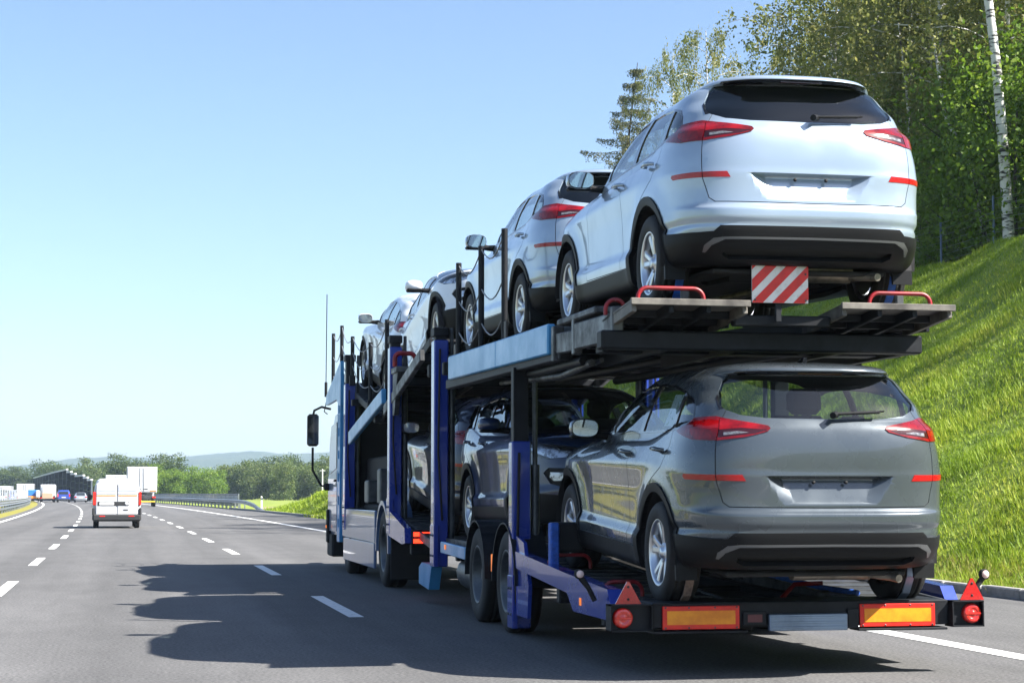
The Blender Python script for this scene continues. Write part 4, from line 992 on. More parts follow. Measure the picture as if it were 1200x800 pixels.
# central barrier on the left, with screens
cb_ = empty('central_barrier', (0, 0, 0), label='steel double rail with pale mesh screens in the central reservation', cat='guard rail')
yl = list(range(-60, 420, 10))
w_rail(cb_, [(-6.1+sh(y), y, .62) for y in yl], 0); o = w_rail(cb_, [(6.35-sh(y), y, .62) for y in yl], 0); o.scale = (-1, 1, 1)
for y in range(20, 300, 4):
    b = MB(); b.bb(-6.28+sh(y), -6.18+sh(y), y, y+.06, -.05, .75); b.build('post', EM['steel'], cb_)
sm_ = glass_mat('mesh_screen', (.60, .63, .66), .50, (.95, .95, .95))
for y in range(72, 300, 4):
    b = MB(); b.bar((-6.55+sh(y), y+.05, 1.05), (-6.55+sh(y+4), y+3.95, 1.05), .02, .80); b.build('screen_panel', sm_, cb_)
    b = MB(); b.bb(-6.6+sh(y), -6.52+sh(y), y-.04, y+.04, -.05, 1.5); b.build('screen_post', EM['screen'], cb_)
b = MB()
for y in yl: b.bar((-6.2+sh(y), y, .28), (-6.2+sh(y+10), y+10, .28), .06, .12)
b.build('lower_rail', EM['post'], cb_)

# ---- noise barrier where the road bends away
def at_px(px, Y): return Y*math.tan(YAW+math.atan((px-600)/FPX))
nw = empty('noise_barrier', (0, 0, 0), label='long dark noise barrier with pale coping beyond the bend', cat='noise barrier')
key = [(109, 292), (95, 312), (80, 332), (66, 375), (52, 440), (38, 540), (24, 720), (12, 1000)]
pts = []
for (p0, Y0), (p1, Y1) in zip(key[:-1], key[1:]):
    n = max(3, int((Y1-Y0)/14)); pts += [(p0+(p1-p0)*i/n, Y0+(Y1-Y0)*i/n) for i in range(n)]
P_ = [(at_px(p, Y), Y, p) for p, Y in pts]
hcol = lambda p: 3.4 if p > 105 else (3.4+1.9*min(1, (105-p)/25.0))
for i in range(len(P_)-1):
    (xa, ya, pa), (xb, yb, pb) = P_[i], P_[i+1]; h = round(hcol(pa)/.4)*.4 if pa > 80 else hcol(pa); rows = 4
    for r in range(rows):
        b = MB(); b.bar((xa, ya, h*(r+.5)/rows), (xb, yb, h*(r+.5)/rows), .12, h/rows-.07); b.build('panel', EM['panel'], nw)
    b = MB(); b.bb(xa-.12, xa+.12, ya-.12, ya+.12, -.1, h+.05); b.build('post', EM['post'], nw)
    b = MB(); b.bar((xa, ya, h+.14), (xb, yb, h+.14), .35, .28); b.build('coping', EM['cap'], nw)
# ---- far trees
rs = random.Random(4)
TL = 'trees of the far tree line'
def far_tree(px, Y, H, kind, label, sd, nm='broadleaf_tree'):
    m = {'l': FM['shrub'], 'm': FM['mid'], 'd': FM['broad']}[kind]
    tree(nm, 'shrub', 9.0, 90+sd % 4, .36, m, FM['bark'], (at_px(px, Y), Y, -.1), label, 'tree', TL, scale=H/8.8, rot=rs.uniform(0, 6), dens=2.2)
for i, px in enumerate(range(176, 262, 11)): far_tree(px+rs.uniform(-3, 3), 345+rs.uniform(-12, 12), rs.uniform(5.0, 6.6), 'l', 'light green bushy tree behind the pale parapet', i)
for i, px in enumerate(range(262, 352, 12)): far_tree(px+rs.uniform(-3, 3), 385+rs.uniform(-15, 15), rs.uniform(6.6, 8.4), 'm', 'mid green tree behind the meadow', i+3)
for i, px in enumerate(range(330, 480, 15)): far_tree(px+rs.uniform(-3, 3), 350+rs.uniform(-15, 15), rs.uniform(6.5, 8.2), 'm', 'mid green tree behind the meadow', i+1)
for i, px in enumerate(range(300, 480, 19)): far_tree(px, 430, rs.uniform(9.5, 11), 'd', 'tall dark tree rising behind the mid green trees', i)
far_tree(203, 372, 9.2, 'd', 'large dark round tree standing above the light green bushes', 2)
for i, px in enumerate((140, 152, 164, 176, 188)): far_tree(px, 420, rs.uniform(8.6, 10), 'd', 'dark tree behind the white box lorry', i+1)
for i, px in enumerate((92, 104, 116, 128, 66, 78, 54)): far_tree(px, 460+10*i, rs.uniform(8.5, 10.8), 'm' if i % 2 else 'd', 'olive tree showing above the noise barrier', i)
for i, px in enumerate((8, 20, 30, -6)): far_tree(px, 560, rs.uniform(7.5, 10), 'd', 'dark tree beyond the low end of the noise barrier', i)
# trees behind the carrier further along and on the left out of the frame (they mirror in the car doors)
for i in range(16): far_tree(-300-i*60+rs.uniform(-20, 20), 230+10*(i % 4), rs.uniform(7, 11), 'm', 'mid green tree on the far side of the road', i)
# ---- hills
V = []; F = []; hx = np.linspace(-1500, 2600, 260); hy = np.linspace(2200, 3400, 26)
for j, y in enumerate(hy):
    for x in hx:
        px = 154+x/y*FPX; u = (y-2200)/1200
        top = np.interp(px, [-400, 0, 45, 90, 140, 190, 230, 290, 330, 370, 500, 1500], [24, 33, 38, 46, 49, 47, 52, 58, 55, 56, 60, 60])*y/2500
        prof = math.sin(min(1, u*1.25)*PI/2); bump = 3.0*math.sin(x*.021+y*.013)+2.2*math.sin(x*.055+y*.031+2)+1.6*random.random()*2
        V.append((x, y, -1+top*prof*(.96)+bump*prof*.8))
nx = len(hx)
for j in range(len(hy)-1):
    for i in range(nx-1): F.append((j*nx+i, j*nx+i+1, (j+1)*nx+i+1, (j+1)*nx+i))
hill = tag(meshobj('hills', np_mesh('hills', V, F, False), EM['hill']), kind='structure')
# ---- haze over the valley
b = MB(); b.bb(-2600, 4200, -300, 4200, -1.2, 95); hz = bpy.data.objects.new('haze', b.mesh('haze')); link(hz); tag(hz, 'thin pale blue summer haze over the valley', 'haze', kind='stuff')
hm = bpy.data.materials.new('haze_air'); hm.use_nodes = True; nt = hm.node_tree; nt.nodes.clear(); o = nt.nodes.new('ShaderNodeOutputMaterial'); v = nt.nodes.new('ShaderNodeVolumePrincipled'); v.inputs['Color'].default_value = (.62, .80, 1, 1); v.inputs['Density'].default_value = .00018; v.inputs['Anisotropy'].default_value = .1
nt.links.new(v.outputs[0], o.inputs['Volume']); hz.data.materials.append(hm)
# ---------------------------------------------------------------- the car carrier: lorry and trailer
XL, XR, XC = 3.21, 5.76, 4.485
CM = dict(blue=mat('carrier_blue', (.022, .052, .34), .22, coat=.6, noise=.12, nscale=2, rnoise=.12, detail=8),
          sky=mat('carrier_light_blue', (.055, .30, .60), .40, coat=.25, noise=.15, nscale=2.2, rnoise=.12, detail=8),
          steel=mat('galvanised_steel', (.11, .115, .12), .5, .6, noise=.7, nscale=5, rnoise=.15, detail=8),
          dark=mat('dark_frame_steel', (.012, .014, .018), .55, .0, spec=.25, noise=.6, nscale=6, detail=8),
          black=mat('black_rubber', (.006, .006, .0065), .75, noise=.4, nscale=9),
          worn=mat('worn_ramp_plate', (.20, .185, .16), .62, .3, col2=(.06, .055, .05), nscale=4, detail=10, lo=.35, hi=.62),
          alu=mat('aluminium_plate', (.23, .30, .42), .38, .75, noise=.3, nscale=4),
          red=mat('red_hoop_paint', (.30, .008, .014), .45, noise=.5, nscale=9), strap=mat('blue_strap', (.02, .11, .50), .6, noise=.4, nscale=30),
          strap2=mat('worn_strap', (.24, .17, .14), .8, noise=.5, nscale=20), rlamp=mat('red_lamp', (.75, .02, .012), .2, coat=1, noise=.35, nscale=60),
          lit=mat('lit_red_lamp', (.8, .02, .01), .3, emit=(1, .03, .01), estr=1.6), amber=mat('amber_lamp', (.9, .20, .03), .25, coat=.6, emit=(1, .25, .03), estr=.25),
          tri=mat('red_triangle', (.50, .012, .012), .25, coat=.7, noise=.3, nscale=80), refl_r=mat('red_border', (.72, .02, .012), .35, noise=.2, nscale=14), refl_y=mat('yellow_reflector', (.85, .30, .012), .35, col2=(.70, .20, .008), nscale=9),
          white=mat('board_white', (.78, .76, .72), .5, col2=(.50, .46, .40), nscale=14, detail=8, lo=.5, hi=.75), wire=mat('wire_rope', (.28, .29, .30), .5, .6),
          glass=glass_mat('cab_glass', (.01, .012, .014), .4, (.5, .55, .55)), mirror=mat('lorry_mirror', (.12, .13, .14), .08, .9), cab=mat('cab_paint', (.10, .17, .32), .3, coat=.6, noise=.15, nscale=3), tank=mat('tank_metal', (.10, .11, .12), .45, .6, noise=.5, nscale=5))

def wb(mb, name, m, root):
    """mesh given in world coordinates, under a root or under a part of it"""
    o = mb.build(name, m, root); r = root; off = Vector((0, 0, 0))
    while r is not None: off += Vector(r.location); r = r.parent
    o.location = -off
    return o

def deck_z(y, prof):
    for (a, za), (b, zb) in zip(prof[:-1], prof[1:]):
        if a <= y <= b: return za+(zb-za)*(y-a)/(b-a)
    return prof[0][1] if y < prof[0][0] else prof[-1][1]

def runways(root, prof, xc=XC, m='steel', x0=.40, x1=1.12):
    for sg in (-1, 1):
        for (ya, za), (yb, zb) in zip(prof[:-1], prof[1:]):
            b = MB(); xm = xc+sg*(x0+x1)/2; w = x1-x0
            b.bar((xm, ya, za-.02), (xm, yb, zb-.02), w, .035, .004)
            for e in (-1, 1): b.bar((xm+e*(w/2-.012), ya, za-.035), (xm+e*(w/2-.012), yb, zb-.035), .03, .10, .004)
            n = max(2, int((yb-ya)/.28))
            for i in range(n):
                t = (i+.5)/n; b.bb(xm-w/2+.03, xm+w/2-.03, ya+(yb-ya)*t-.02, ya+(yb-ya)*t+.02, za+(zb-za)*t-.075, za+(zb-za)*t+.006)
            wb(b, 'runway', CM[m], root)

def lorry_wheel(root, x, y, r, w, sg, dish=-1):
    """sg -1: outer face to the left"""
    b = MB(); h = w/2
    b.lathe([(r*.60, -h*.9), (r*.64, -h), (r*.80, -h*1.03), (r*.93, -h*.96), (r*.985, -h*.84), (r, -h*.6), (r, -h*.25), (r*.985, -h*.22), (r*.985, -h*.12), (r, -h*.1), (r, h*.1), (r*.985, h*.12), (r*.985, h*.22), (r, h*.25), (r, h*.6), (r*.985, h*.84), (r*.93, h*.96), (r*.80, h*1.03), (r*.64, h), (r*.60, h*.9)], (0, 0, 0), 0, 40)
    o = b.build('wheel', CM['black'], root); o.location = Vector((x, y, r))-Vector(root.location); o.rotation_euler = (0, 0, 0 if sg > 0 else PI)
    b = MB(); b.lathe([(r*.60, -h*.8), (r*.60, h*.86), (r*.625, h*.95), (r*.60, h*.98), (r*.56, h*.86), (r*.53, h*.30), (r*.40, h*.02), (r*.36, -.02), (r*.20, -.02), (r*.19, h*.40), (r*.15, h*.55), (0, h*.58)], (0, 0, 0), 0, 32)
    b.build('rim', CM['tank'], o)
    b = MB()
    for k in range(10):
        t = 2*PI*k/10; b.lathe([(0, .035), (.014, .033), (.018, -.02)], (0, r*.28*math.cos(t), r*.28*math.sin(t)), 0, 6)
    n_ = b.build('wheel_nuts', CM['steel'], o); n_['kind'] = 'stuff'
    return o

def stanchion(root, y, z0, z1, x=3.30, lean=0.0):
    b = MB(); b.tube([(x, y, z0-.12), (x, y+lean, z1)], .030, 8); b.box((x, y, z0-.06), (.09, .09, .16), .01); return wb(b, 'stanchion', CM['dark'], root)

def sag_wires(root, pts, x=3.30, levels=(.97, .60, .28)):
    for (ya, a0, a1), (yb, b0, b1) in zip(pts[:-1], pts[1:]):
        for f in levels:
            za, zb = a0+(a1-a0)*f, b0+(b1-b0)*f; b = MB()
            b.tube([(x, ya+(yb-ya)*t, za+(zb-za)*t-.16*math.sin(PI*t)) for t in np.linspace(0, 1, 9)], .007, 5); wb(b, 'safety_wire', CM['wire'], root)

def hoop(root, x0, x1, y, z, h=.085, r=.015):
    pts = []; n = 6
    pts.append((x0, y, z-.03))
    for i in range(n+1): t = PI-(PI/2)*i/n; pts.append((x0+.07+.07*math.cos(t), y, z+h-.07+.07*math.sin(t)))
    for i in range(n+1): t = PI/2-(PI/2)*i/n; pts.append((x1-.07+.07*math.cos(t), y, z+h-.07+.07*math.sin(t)))
    pts.append((x1, y, z-.03)); b = MB(); b.tube(pts, r, 8); return wb(b, 'wheel_stop_hoop', CM['red'], root)

def post(root, y, z0, zb, z1, w=.16, d=.17, x=XL, cap=True, inner=True):
    """telescopic lift post on the left side and its twin on the right"""
    for sx in ((1, -1) if inner else (1,)):
        X = x if sx > 0 else (2*XC-x)
        b = MB(); b.bb(X, X+sx*d, y, y+w, z0, zb, .012)
        b.bb(X-sx*.004, X+sx*.05, y-.03, y+w+.03, z0, z0+.45, .006)
        o = wb(b, 'lift_post', CM['blue'], root)
        b = MB(); b.bb(X+sx*.018, X+sx*(d-.018), y+.018, y+w-.018, zb-.05, z1, .006)
        if cap: b.bb(X-sx*.004, X+sx*(d+.004), y-.004, y+w+.004, z1-.10, z1, .01)
        wb(b, 'inner_tube', CM['dark'], o)
        for k in range(4):
            b = MB(); b.lathe([(0, .012), (.012, .011), (.016, 0)], (X-sx*.003, y+.03+(w-.06)*(k % 2), z0+.12+.22*(k//2)), 0, 6, sg=-sx); wb(b, 'bolt', CM['steel'], o)
        b = MB(); b.tube([(X+sx*(d+.05), y+w*.5, z0+.15), (X+sx*(d+.05), y+w*.5, zb-.2)], .04, 8); b.tube([(X+sx*(d+.05), y+w*.5, zb-.2), (X+sx*(d+.05), y+w*.5, z1)], .022, 8); wb(b, 'lift_cylinder', CM['tank'], o)
        b = MB(); b.tube([(X+sx*.06, y-.02, zb-.1), (X+sx*.04, y-.05, (z0+zb)/2), (X+sx*.09, y-.02, z0+.5)], .012, 6); wb(b, 'hose', CM['black'], o)

# ================= trailer
TR = empty('car_trailer', (XC, 16.5, 0), label='two deck blue car trailer with red and yellow rear reflectors and twin axles', cat='trailer')
low_prof = [(11.78, .445), (12.1, .462), (15.55, .640), (16.2, .70), (20.6, .72)]
up_prof = [(12.35, 2.46), (15.2, 2.585), (17.0, 2.62), (20.65, 2.72)]
runways(TR, low_prof, 4.47, 'steel'); runways(TR, up_prof, 4.5, 'dark', .38, 1.14)
for (y, z) in ((12.6, .36), (14.0, .44), (15.2, .5), (18.6, .60), (20.2, .60)):
    b = MB(); b.bb(XL+.06, XR-.06, y, y+.10, z-.08, z+.04, .01); wb(b, 'cross_beam', CM['dark'], TR)
for (y, z) in ((13.0, 2.33), (14.1, 2.38), (15.6, 2.44), (16.8, 2.48), (18.0, 2.5), (19.4, 2.54), (20.4, 2.58)):
    b = MB(); b.bb(XL+.05, XR-.05, y, y+.12, z-.06, z+.08, .012); wb(b, 'cross_beam', CM['dark'], TR)
# upper side beams
for sx in (1, -1):
    X = XL if sx > 0 else XR
    b = MB()
    for (ya, yb) in ((14.15, 16.28), (16.286, 18.82)):
        za, zb_ = 2.43+.017*(ya-14.15), 2.43+.017*(yb-14.15)
        b.bar((X+sx*.035, ya, za), (X+sx*.035, yb, zb_), .07, .245, .012)
    wb(b, 'deck_side_beam', CM['sky'], TR)
    b = MB(); b.bar((X+sx*.09, 13.9, 2.30), (X+sx*.09, 19.2, 2.36), .10, .10, .01); b.tube([(X+sx*.16, 13.6, 2.22), (X+sx*.16, 15.6, 2.24)], .035, 8); wb(b, 'lower_rail', CM['dark'], TR)
    b = MB(); b.bar((X+sx*.05, 12.25 if sx > 0 else 12.9, 2.36), (X+sx*.05, 13.35, 2.385), .05, .20, .01); b.bar((X+sx*.05, 13.40, 2.36), (X+sx*.05, 14.10, 2.385), .04, .16, .008); b.bb(X+sx*.02, X+sx*.09, 13.34, 13.42, 2.25, 2.52, .008); 
    if sx > 0: b.bb(X+sx*.02, X+sx*.10, 12.2, 12.28, 2.22, 2.50, .008)
    b.bb(X+sx*.01, X+sx*.10, 13.98, 14.06, 2.24, 2.52, .008)
    b.bar((X+sx*.10, 12.7, 2.525), (X+sx*.10, 13.9, 2.535), .16, .05, .01); wb(b, 'platform_frame', CM['steel'], TR)
    b = MB(); b.bb(X+sx*.02, X+sx*.04, 15.9, 15.99, 2.55, 2.74, .004); wb(b, 'bracket', CM['worn'], TR)
    b = MB(); b.bb(X+sx*.02, X+sx*.04, 18.5, 18.6, 2.55, 2.74, .004); wb(b, 'bracket', CM['worn'], TR)
# tail of the upper deck: two tilted ramp plates and the beam under them
for (x0, x1) in ((3.235, 4.05), (4.72, 5.53)):
    b = MB(); y0, z0, y1, z1 = 11.72, 2.485, 12.50, 2.415
    b.add([(x0, y0, z0), (x1, y0, z0), (x1-.0, y1, z1), (x0, y1, z1), (x0, y0, z0+.012), (x1, y0, z0+.012), (x1, y1, z1+.012), (x0, y1, z1+.012)], [(0, 1, 2, 3)[::-1], (4, 5, 6, 7), (0, 1, 5, 4), (1, 2, 6, 5), (2, 3, 7, 6), (3, 0, 4, 7)])
    o = wb(b, 'tail_ramp', CM['worn'], TR)
    b = MB(); b.bb(x0-.01, x1+.01, y0-.025, y0, z0-.025, z0+.02, .004); wb(b, 'ramp_lip', CM['worn'], o)
    for k in range(4):
        t = k/3; x = x0+.02+(x1-x0-.04)*t; b = MB(); b.bar((x, y0+.01, z0-.035), (x, y1, z1-.035), .035, .07, .004); wb(b, 'ramp_rib', CM['dark'] if 0 < k < 3 else CM['worn'], o)
    for (fy, w) in ((.38, .05), (.72, .05)):
        b = MB(); yy = y0+(y1-y0)*fy; zz = z0+(z1-z0)*fy; b.bb(x0+.02, x1-.02, yy, yy+w, zz-.05, zz-.004); wb(b, 'ramp_rib', CM['dark'], o)
hoop(TR, 3.30, 3.76, 11.80, 2.50, .085); hoop(TR, 4.95, 5.40, 11.80, 2.50, .085); hoop(TR, 3.22, 3.36, 12.35, 2.48, .08)
b = MB(); b.bb(3.14, 5.50, 12.16, 12.30, 2.20, 2.33, .012); b.bb(4.02, 4.72, 11.93, 12.02, 2.355, 2.43, .01); wb(b, 'tail_beam', CM['dark'], TR)
b = MB(); b.bb(3.3, 5.6, 12.75, 12.95, 2.22, 2.34, .01)
for x in (3.6, 4.1, 4.9, 5.4): b.bb(x, x+.06, 12.3, 14.0, 2.20, 2.30, .005)
b.tube([(4.2, 12.3, 2.25), (4.2, 18, 2.35)], .04, 8); b.tube([(4.8, 12.3, 2.25), (4.8, 18, 2.35)], .04, 8); wb(b, 'deck_frame', CM['dark'], TR)
for x in (3.72, 5.30):
    b = MB(); pts = []
    cx, cy, cz = (3.69 if x < 4.4 else 5.27), 12.55, 2.50+WR
    for i in range(9):
        t = math.radians(100+20*i); pts.append((x, cy+.372*math.cos(t), cz+.372*math.sin(t)))
    for i in range(8): b.bar(pts[i], pts[i+1], .055, .012, 0, up=(0, math.cos(math.radians(110+20*i)), math.sin(math.radians(110+20*i))))
    wb(b, 'tyre_strap', CM['strap'], TR)
    b = MB(); b.box((x, 12.17, 2.78), (.075, .03, .06), .008); b.box((x, 12.10, 2.56), (.06, .04, .10), .01); wb(b, 'strap_buckle', CM['steel'], TR)
# striped warning board
b = MB(); bx0, bz0, S = 4.125, 2.508, .405
b.bb(bx0, bx0+S, 11.86, 11.872, bz0, bz0+S, .002); bd = wb(b, 'warning_board', CM['white'], TR)
sw = S*math.sqrt(2)/7.0
def clip_sq(pts):
    for ax, lim, sg in ((0, 0, 1), (0, S, -1), (1, 0, 1), (1, S, -1)):
        out = []
        for i in range(len(pts)):
            p, q = pts[i], pts[(i+1) % len(pts)]; dp, dq = sg*(p[ax]-lim), sg*(q[ax]-lim)
            if dp >= 0: out.append(p)
            if dp*dq < 0: t = dp/(dp-dq); out.append((p[0]+(q[0]-p[0])*t, p[1]+(q[1]-p[1])*t))
        pts = out
        if not pts: return []
    return pts
pitch_ = .150
for k in range(-3, 4):
    c = k*2*pitch_/1.0*.5*1.0
    a = k*pitch_*1.0 - pitch_*.5
    # stripe rising to the right
    q = clip_sq([(-1, -1+a*2*.5+.0), (1, 1+a*2*.5), (1, 1+a*2*.5+pitch_*.5*1.1), (-1, -1+a*2*.5+pitch_*.5*1.1)])
    if len(q) >= 3:
        b = MB(); b.prism([(bx0+u, bz0+v) for u, v in q], 11.856, 11.8595, 1); wb(b, 'red_stripe', CM['refl_r'], bd)
for (u, v) in ((.02, .02), (S-.02, .02), (.02, S-.02), (S-.02, S-.02), (S-.02, .2)):
    b = MB(); b.lathe([(0, .004), (.007, .003), (.008, 0)], (bx0+u, 11.855, bz0+v), 1, 8, sg=-1); wb(b, 'bolt', CM['worn'], bd)
b = MB(); b.bb(4.30, 4.34, 11.875, 11.90, 2.38, 2.95, .004); wb(b, 'board_bracket', CM['dark'], bd)
# tail of the lower deck: bumper with lamps
YB = 11.72
b = MB(); b.bb(3.37, 5.46, YB+.02, YB+.14, .325, .485, .008); b.bb(3.37, 4.02, YB-.01, YB+.16, .292, .308, .003); b.bb(4.80, 5.44, YB-.01, YB+.16, .292, .308, .003); b.bb(3.37, 5.46, YB+.02, YB+.5, .470, .492, .006); bump = wb(b, 'rear_bumper', CM['dark'], TR)
for (x0, x1) in ((3.435, 3.965), (4.815, 5.355)):
    b = MB(); b.bb(x0, x1, YB, YB+.019, .318, .470, .003); rf = wb(b, 'reflector_board', CM['refl_r'], TR)
    b = MB(); b.bb(x0+.03, x1-.03, YB-.003, YB+.001, .349, .439); wb(b, 'yellow_panel', CM['refl_y'], rf)
    for u in (.02, .18, .36, x1-x0-.02):
        for z in (.328, .460):
            b = MB(); b.lathe([(0, .003), (.006, .002), (.007, 0)], (x0+u, YB-.001, z), 1, 8, sg=-1); wb(b, 'bolt', CM['steel'], rf)
b = MB(); b.bb(4.165, 4.715, YB-.03, YB+.018, .300, .412, .006)
for k in range(3): b.bb(4.17, 4.71, YB-.036, YB-.030, .315+.033*k, .330+.033*k, .002)
wb(b, 'ribbed_plate', CM['alu'], TR)
for (xa, xb, za, zb2) in ((4.725, 4.80, .31, .44), (3.99, 4.15, .34, .43)):
    b = MB(); b.bb(xa, xb, YB-.005, YB+.018, za, zb2, .004); wb(b, 'catch', CM['dark'], TR)
b = MB(); b.bb(4.02, 4.12, YB-.009, YB-.0055, .36, .41); wb(b, 'dark_reflector', mat('old_reflector', (.10, .02, .025), .4), TR)
for (x0, x1, xc_) in ((3.075, 3.36, 3.165), (5.47, 5.70, 5.625)):
    b = MB(); b.bb(x0, x1, YB+.02, YB+.03, .315, .48, .002); b.bb(x0, x1, YB-.03, YB+.10, .310, .318); b.bb(x0, x1, YB-.03, YB+.10, .478, .486); b.bb(x0, x0+.008, YB-.03, YB+.10, .31, .486); b.bb(x1-.008, x1, YB-.03, YB+.10, .31, .486)
    bx_ = wb(b, 'lamp_box', CM['dark'], TR)
    b = MB(); b.lathe([(0, .016), (.016, .016), (.018, .013), (.034, .013), (.036, .016), (.052, .014), (.062, .009), (.067, .0), (.068, -.02)], (xc_, YB+.0, .398), 1, 24, sg=-1); lm = wb(b, 'round_lamp', CM['rlamp'], bx_)
    b = MB(); b.bb(xc_-.058, xc_+.058, YB-.021, YB-.015, .391, .405, .002); wb(b, 'lamp_bar', CM['rlamp'], lm)
    b = MB(); xt = xc_+(.035 if x0 < 4 else .0); b.prism([(xt-.088, .489), (xt+.088, .489), (xt+.008, .635), (xt-.008, .635)], YB-.006, YB+.006, 1); tr_ = wb(b, 'triangle_reflector', CM['tri'], TR)
    for zt_ in (.60, .52): b = MB(); b.lathe([(0, .004), (.008, .003), (.009, 0)], (xt, YB-.006, zt_), 1, 8, sg=-1); wb(b, 'bolt', CM['dark'], tr_)
for (x, y, sx) in ((5.67, 11.85, 1), (3.16, 12.45, -1)):
    b = MB(); z0 = .50; b.tube([(x, y, z0-.03), (x+sx*.045, y, z0+.06), (x+sx*.10, y, z0+.13)], [.018, .018, .022], 8); b.lathe([(.0, .03), (.028, .026), (.036, .01), (.036, -.02), (.0, -.028)], (x+sx*.11, y, z0+.155), 1, 14); mk_ = wb(b, 'marker_stalk', CM['black'], TR)
    b = MB(); b.lathe([(0, .008), (.022, .006), (.027, -.002)], (x+sx*.11, y-.03, z0+.155), 1, 14, sg=-1); wb(b, 'marker_lens', mat('marker_lens', (.75, .55, .50), .25, coat=.5), mk_)
# blue rear side beams
for sx in (1, -1):
    X = XL if sx > 0 else XR
    b = MB(); b.prism([(15.4, .72), (13.55, .615), (12.30, .555), (12.22, .46), (12.30, .345), (13.30, .345), (13.50, .47), (15.4, .58)], X, X+sx*.10, 0); sb = wb(b, 'rear_side_beam', CM['blue'], TR)
    b = MB(); b.bb(X-sx*.006, X+sx*.004, 13.05, 13.09, .40, .455, .002); wb(b, 'side_marker', CM['amber'], sb)
    b = MB(); b.prism([(15.45, .85), (15.15, .80), (14.95, .45), (15.0, .18), (15.45, .18)], X+sx*.02, X+sx*.05, 0); wb(b, 'splash_guard', CM['blue'], TR)
    b = MB(); b.bb(X+sx*.05, X+sx*.12, 14.25, 14.35, .62, .98, .01); wb(b, 'strap_post', CM['strap'], TR)
    b = MB(); b.bar((X+sx*.03, 17.85, .62), (X+sx*.03, 19.3, .645), .05, .12, .008); ar = wb(b, 'side_guard', CM['sky'], TR)
    b = MB(); b.bb(X-sx*.006, X+sx*.004, 18.95, 19.0, .63, .68, .002); wb(b, 'side_marker', CM['amber'], ar)
    b = MB(); b.tube([(X+sx*.25, 17.95, .40), (X+sx*.25, 18.75, .40)], .17, 14); wb(b, 'air_tank', CM['tank'], TR)
    # wheels and mudguards
    for yw in (15.88, 17.25):
        lorry_wheel(TR, X+sx*.14, yw, .445, .25, -sx)
        V = []; n = 14
        for i in range(n+1):
            t = math.radians(-2)+math.radians(184)*i/n
            for r_, xx in ((.50, 0), (.515, 0), (.515, .30), (.50, .30)): V.append((X+sx*(xx-.01), yw+r_*math.cos(t), .445+r_*math.sin(t)))
        F = []
        for i in range(n):
            for q in range(4): F.append((i*4+q, i*4+(q+1) % 4, i*4+4+(q+1) % 4, i*4+4+q))
        F += [(0, 1, 2, 3), (n*4, n*4+3, n*4+2, n*4+1)]
        b = MB(); b.add(V, F); wb(b, 'mudguard', CM['dark'], TR)
    b = MB(); b.bb(X+sx*.02, X+sx*.06, 16.54, 16.58, .50, .66, .004); wb(b, 'reflector_tab', CM['amber'], TR)
b = MB(); b.tube([(XL+.2, 15.88, .445), (XR-.2, 15.88, .445)], .07, 10); wb(b, 'axle', CM['dark'], TR)
b = MB(); b.tube([(XL+.2, 17.25, .445), (XR-.2, 17.25, .445)], .07, 10); wb(b, 'axle', CM['dark'], TR)
for sx in (-1, 1):
    b = MB(); b.bar((XC+sx*.33, 12.2, .36), (XC+sx*.33, 20.5, .50), .14, .20, .012); wb(b, 'chassis_rail', CM['dark'], TR)
b = MB(); b.bar((XC, 20.3, .48), (XC, 22.6, .45), .18, .16, .01); wb(b, 'drawbar', CM['dark'], TR)
b = MB(); b.bb(XL+.5, XR-.5, 16.0, 19.8, .50, .64, .02); b.bb(XC-.5, XC+.5, 13.2, 15.4, .34, .44, .02); wb(b, 'hydraulic_unit', CM['black'], TR)
b = MB(); b.prism([(20.55, .44), (20.75, .38), (20.75, .2), (20.05, .16), (19.85, .44)], XL, XL+.12, 0); wb(b, 'landing_foot', CM['sky'], TR)
post(TR, 15.53, .06, 1.66, 2.30, .15, .17, cap=False); post(TR, 19.72, .42, 2.88, 3.02, .20, .16)
hoop(TR, 3.28, 3.62, 14.4, .64, .08); hoop(TR, 3.27, 3.55, 12.62, .50, .09)
for (x, y, z, c) in ((3.64, 12.1, .462, 'strap2'), (5.20, 12.1, .462, 'alu')):
    b = MB(); pts = []
    for i in range(9):
        t = math.radians(95+22*i); pts.append((x, y+.372*math.cos(t), z+WR+.372*math.sin(t)))
    for i in range(8): b.bar(pts[i], pts[i+1], .055, .012, 0, up=(0, math.cos(math.radians(106+22*i)), math.sin(math.radians(106+22*i))))
    wb(b, 'tyre_strap', CM[c], TR)
b = MB(); b.tube([(4.75, 13.4, .60), (5.0, 12.9, .52), (5.12, 12.5, .50)], .022, 6); wb(b, 'blue_lashing', CM['strap'], TR)
b = MB(); b.tube([(4.62, 12.7, .46), (4.75, 12.8, .55), (4.95, 12.75, .56)], .018, 6); wb(b, 'lashing_hook', CM['red'], TR)
wp = [(16.30, 2.55, 3.62), (17.44, 2.57, 3.61), (18.70, 2.60, 3.60)]
for (y, a, c) in wp: stanchion(TR, y, a, c)
sag_wires(TR, wp)
# hoses and small boxes under the decks
b = MB(); b.tube([(XL+.20, 13.5, 2.20), (XL+.2, 14.5, 2.16), (XL+.22, 16.5, 2.24)], .03, 8); b.tube([(XL+.28, 13.5, 2.22), (XL+.3, 14.8, 2.19), (XL+.3, 17.5, 2.28)], .02, 8); wb(b, 'hydraulic_hose', CM['steel'], TR)
b = MB(); b.bb(XL+.12, XL+.36, 14.35, 14.65, .74, .98, .02); wb(b, 'control_box', CM['black'], TR)

